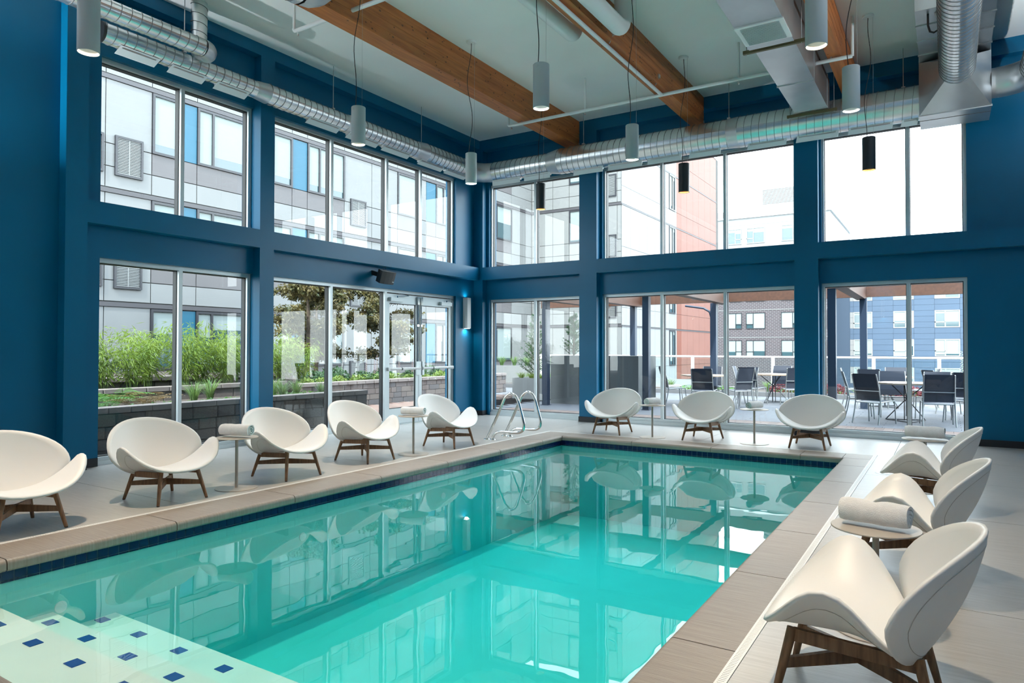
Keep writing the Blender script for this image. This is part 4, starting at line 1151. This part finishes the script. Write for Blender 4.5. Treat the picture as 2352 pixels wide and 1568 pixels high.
for i in range(24):
    x = -.6 + .62*i; k = i % 5
    me, nm = ((CV[i % 3], 'leaves') if k in (0, 3) else (GL, 'blades') if k == 1 else (GV[i % 3], 'blades'))
    put_plant('border_plant', 'green border plant in the strip before the glass railing', 'plant', (x, 10.0+RND.uniform(-.25, .3), .09), (me,), (nm,), 1.5 if nm == 'leaves' else 1.0, RND.uniform(0, 6), 'green border plants before the railing')
DR = dome(21, .33, 420, (.05, .085), M_REDSH)
for i, x in enumerate((4.2, 4.9, 5.6, 6.9, 7.5, 8.1)):
    put_plant('burgundy_shrub', 'burgundy-leaved shrub in the strip before the glass railing', 'shrub', (x, 9.85, .09), (DR,), ('leaves',), 1.1, RND.uniform(0, 6), 'burgundy shrubs before the railing')
for i, (x, y, h) in enumerate(((8.72, 9.8, 1.35), (8.95, 9.95, 1.45))):
    put_plant('flower_spike', ('shorter of two white flower spikes by the railing at the right window', 'taller of two white flower spikes by the railing at the right window')[i], 'flower', (x, y, .09), SW[i], ('stem', 'florets'), h, 0)
# glass railing
t = thing('glass_railing', 'white-topped glass railing along the far edge of the patio', 'railing', (5, 11.0, .05))
MB().tube([(-10, 0, 1.11), (11, 0, 1.11)], .034, 10).build('top_rail', M_WHITE, t, 40)
xp = [-9.8, -7.9, -5.9, -3.9, -1.3, .45, 1.55, 3.2, 5.1, 7.0, 9.0]
for i, x in enumerate(xp):
    MB().box(x-.045, x+.045, -.03, .03, 0, 1.09).build('post', M_WHITE, t)
    if i+1 < len(xp): MB().box(x+.06, xp[i+1]-.06, -.005, .005, .08, 1.04).build('pane', M_GLASS, t)
# pergola
t = thing('pergola', 'timber pergola on dark navy steel posts over the patio', 'pergola', (3, 4.5, 0))
for x, y in ((-.13, 3.1), (2.51, 3.16), (6.45, 3.1), (.90, 6.3), (3.20, 6.2), (6.72, 6.3)):
    pz = MB().box(x-3-.075, x-3+.075, y-4.5-.075, y-4.5+.075, .012, 2.62).build('post', M_NAVY, t)
    MB().box(x-3-.10, x-3+.10, y-4.5-.10, y-4.5+.10, 0, .012).build('base_plate', M_NAVY, pz)
for x in (-.05, .97, 3.38, 6.66): MB().box(x-3-.11, x-3+.11, -3.8, 2.15, 2.60, 2.90).build('rafter', M_FIRW, t)
MB().box(-5.2, 6.4, -1.5, -1.28, 2.64, 2.95).build('cross_beam', M_FIRW, t); MB().box(-5.2, 6.4, 1.95, 2.1, 2.66, 2.95).build('cross_beam', M_FIRW, t)
cd = MB(); cd.tube([(-3.13-.095, -1.4, .25), (-3.13-.095, -1.4, 2.25), (-3.13-.05, -1.48, 2.45), (-3.13-.05, -1.48, 2.6)], .014, 8)
cd.build('conduit', M_CABLE, t, 40); MB().box(-3.13-.17, -3.13-.05, -1.5, -1.42, .12, .27).build('outlet_box', M_CABLE, t)
dp = MB(); dp.tube([(.10, 1.8, .05), (.10, 1.8, 2.25), (.06, 1.8, 2.40), (-.1, 1.8, 2.50), (-.6, 1.8, 2.58)], .03, 10); dp.build('downpipe', M_NAVY, t, 40)
# grey concrete block and pale planter with conifers
t = thing('concrete_planter', 'tall grey board-formed concrete planter beside the navy post', 'planter', (.9, 4.1, 0))
MB().box(-1.22, 1.20, -.42, .0, 0, 1.235).build('front_wall', M_CONC, t); MB().box(1.08, 1.20, 0, .75, 0, 1.235).box(-1.22, -1.10, 0, .75, 0, 1.235).box(-1.1, 1.08, .65, .75, 0, 1.235).build('side_wall', M_CONC, t)
MB().box(-1.1, 1.08, 0, .65, 0, 1.17).build('soil', M_SOIL, t)
for x in (-.4, .45): MB().box(x-.003, x+.003, -.423, -.42, .02, 1.23).build('form_joint', M_GASKET, t)
t = thing('box_planter', 'pale box planter holding a tall conifer and lime grass', 'planter', (-1.36, 4.75, 0))
MB().box(-.53, .53, -.45, -.41, 0, .60).build('front_panel', M_PALEC, t); MB().box(-.53, -.49, -.41, .45, 0, .60).box(.49, .53, -.41, .45, 0, .60).box(-.49, .49, .41, .45, 0, .6).build('side_panel', M_PALEC, t)
MB().box(-.49, .49, -.41, .41, 0, .54).build('soil', M_SOIL, t)
MB().box(-.55, .55, -.47, .47, 0, .03).build('plinth', M_GASKET, t)
def conifer(seed, h, rr):
    rnd = random.Random(seed); st = MB(); nd = MB()
    st.tube([(0, 0, 0), (0, 0, h*.9), (.005, 0, h)], [.03, .012, .003], 6)
    for k in range(120):
        f = rnd.uniform(.03, .97); a_ = rnd.uniform(0, 6.28); ln = rr*(1.05-f)*rnd.uniform(.65, 1.1)+.04
        d = Vector((math.cos(a_), math.sin(a_), .75)).normalized(); p0 = Vector((0, 0, h*f*.92))
        st.tube([p0, p0+d*ln], [.006, .002], 4)
        for i in range(26):
            s = rnd.uniform(.1, 1.05); c = p0 + d*ln*s; q = rdir(rnd)
            nd.leaf(c, (d*1.1 + q*.9), rdir(rnd), rnd.uniform(.05, .085), .014, .1)
    a_, b_ = st.mesh('trunk'), nd.mesh('needles'); a_.materials.append(M_BARK); b_.materials.append(M_CONIF); return a_, b_
put_plant('conifer', 'narrow dark conifer in the pale box planter', 'tree', (-1.45, 4.80, .54), conifer(1, 2.0, .56), ('trunk', 'needles'))
put_plant('conifer', 'narrow dark conifer rising behind the grey concrete planter', 'tree', (-.03, 4.43, 1.17), conifer(2, 1.27, .34), ('trunk', 'needles'))
for i, (dx, dy) in enumerate(((-.32, -.2), (.05, -.28), (.33, -.22), (-.1, .05))):
    put_plant('grass_tuft', 'lime grass tuft in the pale box planter', 'grass', (-1.42+dx, 4.75+dy, .54), (GL,), ('blades',), .95, i*1.3, 'lime grass in the box planter')
# low planter and ornamental grasses farther left
t = thing('box_planter', 'low pale planter with grasses below the distant window', 'planter', (-6.3, 12.6, 0))
MB().box(-2.2, 2.0, -.5, -.42, 0, .72).build('front_panel', M_PALEC, t); MB().box(-2.2, 2.0, -.42, .6, 0, .66).build('soil', M_SOIL, t)
for i in range(7): put_plant('grass_tuft', 'tall pale grass tuft around the low pale planter', 'grass', (-7.6+.62*i, 12.5, .66), (GV[i % 3],), ('blades',), 1.3, i, 'grasses in the low pale planter')
for i in range(6): put_plant('grass_tuft', 'feathery grass tuft beyond the end of the brown block wall', 'grass', (-5.0+.33*i, 10.1+.2*(i % 2), 0), (GV[i % 3],), ('blades',), 1.5, i, 'grasses beyond the brown block wall')
struct(MB().box(-8, -2.6, 9.75, 9.9, -.3, .10).build('curb_trim', M_CURB))

# ---------------------------------------------------------------- patio furniture
M_MESH = mat('charcoal_sling', (.022, .028, .045), .65, bump=.2, bscale=300); M_TUBE = mat('brushed_tube', (.30, .31, .31), .35, .7); M_TTOP = mat('pale_teak_top', (.30, .225, .165), .6, var=.12, vscale=4, stretch=(1, 8, 1)); M_BLK = mat('black_rod', (.012, .016, .022), .45)
def sling_chair():
    t = thing('sling_chair', 'x', 'chair', group='charcoal sling patio chairs')
    for s in (-1, 1):
        MB().tube([(s*.26, .30, 0), (s*.255, .245, .22), (s*.25, .21, .42), (s*.245, .25, .66), (s*.24, .33, .94)], .0125, 8).build('rear_leg', M_TUBE, t, 60)
        MB().tube([(s*.27, -.24, 0), (s*.265, -.225, .22), (s*.26, -.205, .42)], .0125, 8).build('front_leg', M_TUBE, t, 60)
        MB().tube([(s*.26, -.215, .43), (s*.255, 0, .425), (s*.25, .215, .405)], .0125, 8).build('seat_rail', M_TUBE, t, 60)
    MB().tube([(-.25, .255, .62), (.25, .255, .62)], .010, 8).build('back_bar', M_TUBE, t, 60); MB().tube([(-.25, .20, .40), (.25, .20, .40)], .011, 8).build('rear_rail', M_TUBE, t, 60)
    bs = MB(); pr = [(.215, .44), (.225, .56), (.25, .68), (.29, .82), (.332, .945)]
    for i in range(4):
        (ya, za), (yb, zb_) = pr[i], pr[i+1]
        bs.add([(-.235, ya-.006, za), (.235, ya-.006, za), (.232, yb-.006, zb_), (-.232, yb-.006, zb_), (-.235, ya, za), (.235, ya, za), (.232, yb, zb_), (-.232, yb, zb_)], [(0,1,2,3), (7,6,5,4), (0,3,7,4), (1,5,6,2)])
    bs.build('back_sling', M_MESH, t, 60)
    MB().add([(-.245, -.21, .432), (.245, -.21, .432), (.24, .20, .405), (-.24, .20, .405), (-.245, -.21, .424), (.245, -.21, .424), (.24, .20, .397), (-.24, .20, .397)], [(0,1,2,3), (7,6,5,4), (0,4,5,1), (3,2,6,7)]).build('seat_sling', M_MESH, t)
    return t
def patio_table():
    t = thing('patio_table', 'x', 'table', group='hexagonal patio tables')
    hx = [(.60*math.cos(PI/3*i+.2), .60*math.sin(PI/3*i+.2)) for i in range(6)]
    MB().prism(hx, .725, .755).build('table_top', M_TTOP, t)
    b_ = [Vector((.40*math.cos(2*PI/3*i+.7), .40*math.sin(2*PI/3*i+.7), .012)) for i in range(3)]; tp = [Vector((.36*math.cos(2*PI/3*i+.7+PI/3), .36*math.sin(2*PI/3*i+.7+PI/3), .725)) for i in range(3)]
    md = [Vector((.06*math.cos(2*PI/3*i+.7), .06*math.sin(2*PI/3*i+.7), .38)) for i in range(3)]
    for i in range(3):
        MB().tube([b_[i], b_[(i+1) % 3]], .010, 6).build('base_rod', M_BLK, t); MB().tube([b_[i], md[i], Vector((-md[i].x*5.5, -md[i].y*5.5, .72))], .010, 6).build('brace', M_BLK, t)
        MB().tube([Vector((md[i].x*.8, md[i].y*.8, .012)), Vector((md[i].x*.8, md[i].y*.8, .725))], .010, 6).build('upright', M_BLK, t)
        MB().tube([tp[i], tp[(i+1) % 3]], .010, 6).build('top_rod', M_BLK, t)
    return t
TBL = [(7.72, 3.60, 'hexagonal patio table nearest the right window'), (7.15, 7.15, 'hexagonal patio table behind the one nearest the right window'), (9.0, 5.7, 'hexagonal patio table cut by the right window frame'), (4.5, 7.15, 'hexagonal patio table behind the burgundy-shrub window at centre'), (3.2, 5.35, 'hexagonal patio table behind the middle lounge chair of the back wall')]
SC = [(7.22, 2.84, 152, 'sling chair with its back to the right window, at the left of the nearest table'), (8.24, 3.06, 186, 'sling chair with its back to the right window, at the right of the nearest table'),
 (6.86, 3.95, 100, 'sling chair at the left end of the nearest patio table, beside the navy post'), (8.62, 4.0, -105, 'sling chair at the right end of the nearest patio table'), (7.45, 4.45, 10, 'sling chair across the nearest patio table facing the room'), (8.15, 4.5, -12, 'sling chair across the nearest patio table, right one facing the room'),
 (6.45, 7.1, 95, 'sling chair left of the second patio table'), (7.9, 7.3, -95, 'sling chair right of the second patio table'), (6.9, 6.35, 170, 'sling chair before the second patio table'), (7.3, 8.0, 5, 'sling chair behind the second patio table'), (8.3, 6.1, 120, 'sling chair left of the table cut by the window frame'), (8.75, 4.85, 175, 'sling chair before the table cut by the window frame'),
 (5.15, 6.35, 205, 'sling chair before the centre table, turned left toward it'), (4.15, 6.35, 165, 'sling chair before the centre table, turned right toward it'), (3.75, 7.35, 95, 'sling chair left of the centre table'), (5.3, 7.5, -85, 'sling chair right of the centre table'), (4.5, 8.0, 0, 'sling chair behind the centre table by the shrubs'),
 (2.15, 5.95, 115, 'sling chair at the far left of the patio set, seen from its side'), (2.55, 4.95, 125, 'sling chair left of the table behind the middle lounge chair'), (3.1, 6.2, 5, 'sling chair across the table behind the middle lounge chair'), (3.95, 6.05, -40, 'sling chair at the far right corner of that same table'), (4.1, 5.0, 235, 'sling chair seen from behind, right of the table behind the middle lounge chair'), (3.45, 4.5, 185, 'sling chair seen from behind, before the table behind the middle lounge chair')]
pt0 = patio_table(); sc0 = sling_chair()
for i, (x, y, lb) in enumerate(TBL):
    if i == 0: pt0.location = (x, y, 0); pt0['label'] = lb
    else: dup(pt0, (x, y, 0), .5*i, lb)
for i, (x, y, a_, lb) in enumerate(SC):
    if i == 0: sc0.location = (x, y, 0); sc0.rotation_euler = (0, 0, R(a_)); sc0['label'] = lb
    else: dup(sc0, (x, y, 0), R(a_), lb)
# ================================================================ BUILDINGS OUTSIDE
M_FP = mat('pale_facade_panel', (0.144, 0.149, 0.149), .6, var=.025, vscale=1.5); M_FG = mat('mauve_facade_panel', (0.083, 0.078, 0.081), .6, var=.03, vscale=1.5); M_FB = mat('teal_facade_panel', (0.003, 0.072, 0.122), .5, var=.05, vscale=1); M_FJ = mat('facade_backing', (0.043, 0.042, 0.040), .8)
M_FW = mat('white_facade_panel', (0.166, 0.173, 0.176), .6, var=.02, vscale=1.5); M_FR = mat('brick_red_panel', (0.144, 0.054, 0.037), .6, var=.05, vscale=1.2); M_FO = mat('rust_corner_panel', (0.115, 0.026, 0.010), .55, var=.05, vscale=1.2)
M_FF = mat('dark_window_frame', (0.016, 0.017, 0.022), .4); M_BAND = mat('dark_floor_band', (0.040, 0.038, 0.043), .5); M_BLIND = mat('roller_blind', (0.173, 0.209, 0.205), .6); M_ROOM = mat('dark_interior', (.02, .03, .035), .5)
M_LOUV = mat('louvre_metal', (0.173, 0.180, 0.180), .5, .2)
M_PANEG = mat('far_glass', (.03, .06, .07), .06, spec=.9)
M_BLUEB = mat('blue_siding', (0.036, 0.063, 0.104), .6, var=.05, vscale=.5); M_WTRIM = mat('white_window_trim', (0.202, 0.212, 0.216), .5)
def brick_mat():
    mt = bpy.data.materials.new('far_brick'); mt.use_nodes = True; N = mt.node_tree.nodes; K = mt.node_tree.links.new
    bt = N.new('ShaderNodeTexBrick'); bt.inputs['Color1'].default_value = (.043, .031, .035, 1); bt.inputs['Color2'].default_value = (.033, .026, .030, 1); bt.inputs['Mortar'].default_value = (.11, .105, .112, 1)
    bt.inputs['Scale'].default_value = 1.0; bt.inputs['Brick Width'].default_value = .42; bt.inputs['Row Height'].default_value = .16; bt.inputs['Mortar Size'].default_value = .022
    tcn = N.new('ShaderNodeTexCoord'); sx = N.new('ShaderNodeSeparateXYZ'); cb = N.new('ShaderNodeCombineXYZ')
    K(tcn.outputs['Object'], sx.inputs[0]); K(sx.outputs['X'], cb.inputs['X']); K(sx.outputs['Z'], cb.inputs['Y']); K(cb.outputs[0], bt.inputs['Vector'])
    K(bt.outputs['Color'], N['Principled BSDF'].inputs['Base Color']); N['Principled BSDF'].inputs['Roughness'].default_value = .85
    return mt
M_BRICK = brick_mat()
S_, Z0_ = 3.05, 2.55
class Face:
    """a facade plane: axis 'x+' (faces +x), 'x-' or 'y-'; u runs along the wall"""
    def __init__(s, root, axis, plane): s.r, s.a, s.p = root, axis, plane
    def bx(s, mb, u0, u1, z0, z1, d0, d1):
        if s.a == 'x+': mb.box(s.p+d0, s.p+d1, u0, u1, z0, z1)
        elif s.a == 'x-': mb.box(s.p-d1, s.p-d0, u0, u1, z0, z1)
        else: mb.box(u0, u1, s.p-d1, s.p-d0, z0, z1)
        return mb
    def panel(s, u0, u1, z0, z1, mt, g=.012, d=.03):
        return s.bx(MB(), u0+g, u1-g, z0+g, z1-g, 0, d).build('panel', mt, s.r)
    def window(s, u0, u1, z0, z1, cuts=(), blind=.6, fw=.07, ft=None, trans=None, bm_=None):
        fr = MB(); d = .07; ft = ft or M_FF
        for q in ((u0, u1, z0, z0+fw), (u0, u1, z1-fw, z1), (u0, u0+fw, z0+fw, z1-fw), (u1-fw, u1, z0+fw, z1-fw)): s.bx(fr, *q, 0, d)
        for c in cuts: s.bx(fr, c-fw/2, c+fw/2, z0+fw, z1-fw, 0, d)
        if trans: s.bx(fr, trans[0], trans[1], trans[2]-fw/2, trans[2]+fw/2, 0, d)
        o = fr.build('window', ft, s.r)
        ed = [u0+fw] + [q for c in cuts for q in (c-fw/2, c+fw/2)] + [u1-fw]
        for i in range(0, len(ed), 2):
            bl = blind[i//2] if isinstance(blind, (tuple, list)) else blind
            zs = z1-fw-(z1-z0-2*fw)*bl
            if bl < .98: s.bx(MB(), ed[i], ed[i+1], z0+fw, zs, .012, .022).build('pane', M_PANEG, o)
            if bl > .02: s.bx(MB(), ed[i], ed[i+1], zs, z1-fw, .012, .024).build('blind', bm_ or M_BLIND, o)
        return o
    def grille(s, u0, u1, z0, z1):
        fr = MB()
        for q in ((u0, u1, z0, z0+.06), (u0, u1, z1-.06, z1), (u0, u0+.06, z0+.06, z1-.06), (u1-.06, u1, z0+.06, z1-.06)): s.bx(fr, *q, .03, .09)
        o = fr.build('vent_grille', M_FF, s.r); sl = MB(); k = z0+.07
        while k < z1-.08: s.bx(sl, u0+.06, u1-.06, k, k+.022, .03, .07); k += .042
        s.bx(sl, (u0+u1)/2-.012, (u0+u1)/2+.012, z0+.06, z1-.06, .07, .075)
        sl.build('louvres', M_LOUV, o)['kind'] = 'stuff'
        s.bx(MB(), u0+.05, u1-.05, z0+.05, z1-.05, .028, .034).build('backing', M_ROOM, o)

bA = thing('apartment_building', 'pale panelled apartment building with teal accents and a brick-red wing around the garden', 'building', (0, 0, 0))
XA, YB, XCC, ZT = -10.55, 19.87, -5.31, 14.8
MB().box(-22, XA, -14, 40, -7, ZT).build('mass', M_FJ, bA); MB().box(XA, XCC, YB, 37, -7, ZT).build('wing_mass', M_FJ, bA)
fa = Face(bA, 'x+', XA)
COLS = [(-12, -9.5, 'p'), (-9.5, -8.2, 'w'), (-8.2, -6.2, 'p'), (-6.2, -4.6, 'w'), (-4.6, -2.36, 'g2'), (-2.36, -1.09, 'g'), (-1.09, -.30, 'w'), (-.30, .29, 'b'), (.29, 2.06, 'w2'), (2.06, 3.0, 'p'), (3.0, 3.82, 'w'), (3.82, 4.48, 'b'), (4.48, 6.24, 'w3'), (6.24, 7.68, 'gr'), (7.68, 9.16, 'p'), (9.16, 10.45, 'w'), (10.45, 10.99, 'p'), (10.99, 11.65, 'b'), (11.65, 13.4, 'w2'), (13.4, 15.2, 'p'), (15.2, 17.85, 'wl'), (17.85, 19.87, 'p')]
for k in range(0, 5):
    zt = Z0_ + S_*k; zl = zt - S_ + .12; zw = zt-1.75; zs = zt-2.36
    for u0, u1, ty in COLS:
        if ty in ('w', 'w2', 'w3', 'wl'):
            cuts = {'w': (), 'w2': (u0+.52,), 'w3': (u0+.55, u0+1.1), 'wl': (u0+1.25,)}[ty]
            bl = (1, .82) if ty == 'w2' and k else (.45, .3) if k == 0 else (.5 if ty == 'wl' else .86)
            if k == 0 and ty == 'w': bl = .4
            if k == 0 and ty in ('w3',): bl = (.4, .3, .5)
            if k == 0 and ty == 'wl': bl = (.95, .95)
            fa.window(u0, u1, zw, zt-.04, cuts, bl)
            fa.panel(u0, u1, zs, zw, M_FG); fa.panel(u0, u1, zl, zs, M_FP)
        elif ty == 'b':
            fa.panel(u0, u1, zw, zt-.04, M_FB); fa.panel(u0, u1, zs, zw, M_FG); fa.panel(u0, u1, zl, zs, M_FP)
        else:
            fa.panel(u0, u1, zw, zt-.02, M_FP); fa.panel(u0, u1, zs, zw, M_FP); fa.panel(u0, u1, zl, zs, M_FP)
            if ty == 'g': fa.grille(-2.12, -1.36, zt-2.58, zt-1.50)
            if ty == 'g2': fa.grille(-3.2, -2.42, zt-2.55, zt-1.52)
            if ty == 'gr': fa.grille(6.53, 7.34, zt-2.6, zt-1.6)
    fa.bx(MB(), -12, YB, zt-.02, zt+.10, 0, .06).build('floor_band', M_BAND, bA)
fb = Face(bA, 'y-', YB)
for k in range(0, 5):
    zt = Z0_ + S_*k; zl = zt - S_ + .12; zw = zt-1.75; zs = zt-2.36
    for u0, u1, ty in ((XA+.07, -9.2, 'p'), (-9.2, -8.22, 'p'), (-8.22, -7.25, 'w'), (-7.25, -6.35, 'p'), (-6.35, -5.52, 'p'), (-5.52, XCC, 'p')):
        if ty == 'w': fb.window(u0, u1, zw, zt-.04, (), .95); fb.panel(u0, u1, zs, zw, M_FP); fb.panel(u0, u1, zl, zs, M_FP)
        else: fb.panel(u0, u1, zw, zt-.02, M_FP); fb.panel(u0, u1, zs, zw, M_FP); fb.panel(u0, u1, zl, zs, M_FP)
    fb.grille(-6.38, -5.56, zt-2.62, zt-1.5)
    fb.bx(MB(), XA+.06, XCC, zt-.02, zt+.10, 0, .06).build('floor_band', M_BAND, bA)
fc = Face(bA, 'x+', XCC)
cc = [YB, 20.4, 21.0, 22.15, 23.3, 24.45, 25.6, 26.75, 27.75, 28.05, 28.9, 30.0, 31.2, 32.4, 33.7, 35.0, 36.4]
for k in range(0, 5):
    zt = Z0_ + S_*k; zl = zt - S_ + .06; zs = zt-2.1
    for i in range(len(cc)-1):
        u0, u1 = cc[i], cc[i+1]; mt = M_FW if u1 <= 28.1 else M_FO if u1 < 29 else M_FR
        if abs(u0-26.75) < .01: fc.window(u0, u1, zs, zt-.04, (u0+.55,), (.9, .1)); fc.panel(u0, u1, zl, zs, mt)
        else: fc.panel(u0, u1, zs, zt-.01, mt, .008); fc.panel(u0, u1, zl, zs, mt, .008)
    fc.bx(MB(), YB-.05, 36.4, zt-.02, zt+.045, 0, .05).build('floor_band', M_BAND, bA)

# brick and white building across the street
bB = thing('brick_building', 'purple-brown brick building with a white top storey across the street', 'building', (-12, 67, 0))
MB().box(-14, 10.0, 0, 18, -8, 10.2).build('brick_wall', M_BRICK, bB); MB().box(-14, 10.0, -.1, 18, 10.2, 17.0).build('white_storey', M_FW, bB)
MB().box(-14.1, 10.2, -.25, 18.1, 16.1, 16.3).build('cornice', M_LAMPG, bB); MB().box(2.4, 8.2, 2, 9, 17.0, 17.8).build('penthouse', M_FW, bB)
scr = MB(); 
for i in range(13): scr.box(2.7, 8.0, 2.2, 2.26, 17.8+.14*i, 17.8+.14*i+.09)
scr.box(2.7, 8, 2.26, 2.3, 17.8, 19.6)
scr.build('louvre_screen', M_LOUV, bB)
class FaceL(Face):
    pass
fB = Face(bB, 'y-', 0)
for k in range(-1, 3):
    z0 = 3.72 + 3.05*(k-0) - .02
    for u0, u1, lead in ((-3.9, -2.2, 0), (-.75, .93, 1), (1.38, 3.45, 0), (5.1, 7.1, 1), (8.2, 9.7, 0)):
        c = u0 + (u1-u0)*(.60 if lead else .38)
        tr_ = (c, u1, z0+.5) if lead else (u0, c, z0+.5)
        fB.window(u0, u1, z0, z0+1.78, (c,), (1, .7) if (k+lead) % 2 else (.75, 1), .07, M_FF, tr_)
    MB().box(-14, 10, -.03, 0, z0+2.05, z0+2.12).build('string_course', M_LOUV, bB)
fW = Face(bB, 'y-', -.1)
for u0, u1, lead in ((-.75, .95, 1), (1.5, 3.45, 0), (5.2, 7.2, 1), (8.2, 9.7, 0)):
    c = u0 + (u1-u0)*(.60 if lead else .38); fW.window(u0, u1, 13.2, 14.95, (c,), (.2, .3), .08, M_WTRIM, (c, u1, 13.75) if lead else (u0, c, 13.75), M_BLIND)
for z in (12.4, 15.3): MB().box(-14, 10, -.115, -.1, z, z+.03).build('panel_joint', M_LOUV, bB)
# blue building
bC = thing('blue_building', 'blue panelled apartment building with white-trimmed windows across the street', 'building', (4, 70, 0))
MB().box(-6.0, 26, 0, 16, -8, 9.4).build('mass', mat('blue_joint', (0.022, 0.040, 0.068), .7), bC)
fC = Face(bC, 'y-', 0)
M_SAGE = mat('pale_window_panel', (0.158, 0.158, 0.158), .6)
WCOL = [(-6.6, -4.45), (-4.1, -2.3), (-.36, 1.5), (3.32, 5.48), (7.4, 9.3), (11.0, 13.0), (15, 17), (19, 21)]
for k in range(-2, 3):
    z0 = 3.66 + 2.93*(k-0)
    edges = [-6.0] + [q for c in WCOL[1:] for q in c] + [26]
    edges[0] = -4.45
    for i in range(len(edges)-1):
        u0, u1 = edges[i], edges[i+1]
        win = i % 2 == 1
        if not win:
            n = max(1, round((u1-u0)/1.1))
            for j in range(3):
                a0, a1 = z0 + .585*j, z0 + .585*(j+1)
                fC.panel(u0, u1, a0, a1, M_SAGE if (u1-u0) < .6 else M_BLUEB, .01)
        else:
            c = u0 + (u1-u0)*(.42 if i % 4 == 1 else .6)
            fC.window(u0, u1, z0, z0+1.755, (c,), [(.95, .9), (.15, .7), (1, .4), (.6, 1)][(i+k) % 4], .10, M_WTRIM, (u0, c, z0+.55))
        for j in range(2): fC.panel(u0, u1, z0+1.755+.5875*j, z0+1.755+.5875*(j+1), M_BLUEB, .01)
struct(MB().box(-90, 110, 12, 140, -8.4, -8.0).build('street_ground', M_CURB))
# building across the right side, mirrored in the left glazing
bD = thing('courtyard_building', 'pale panelled building across the right side of the pool hall', 'building', (0, 0, 0))
MB().box(26, 36, -40, 2, -7, 8.7).build('mass', M_FJ, bD)
fD = Face(bD, 'x-', 26)
for k in range(0, 3):
    zt = Z0_+S_*k
    for i in range(16):
        u0 = -40+2.6*i
        if i % 3 == 1: fD.window(u0, u0+2.6, zt-1.75, zt, (u0+1.3,), .6); fD.panel(u0, u0+2.6, zt-S_, zt-1.75, M_FW)
        else: fD.panel(u0, u0+2.6, zt-S_+.05, zt, M_FW)
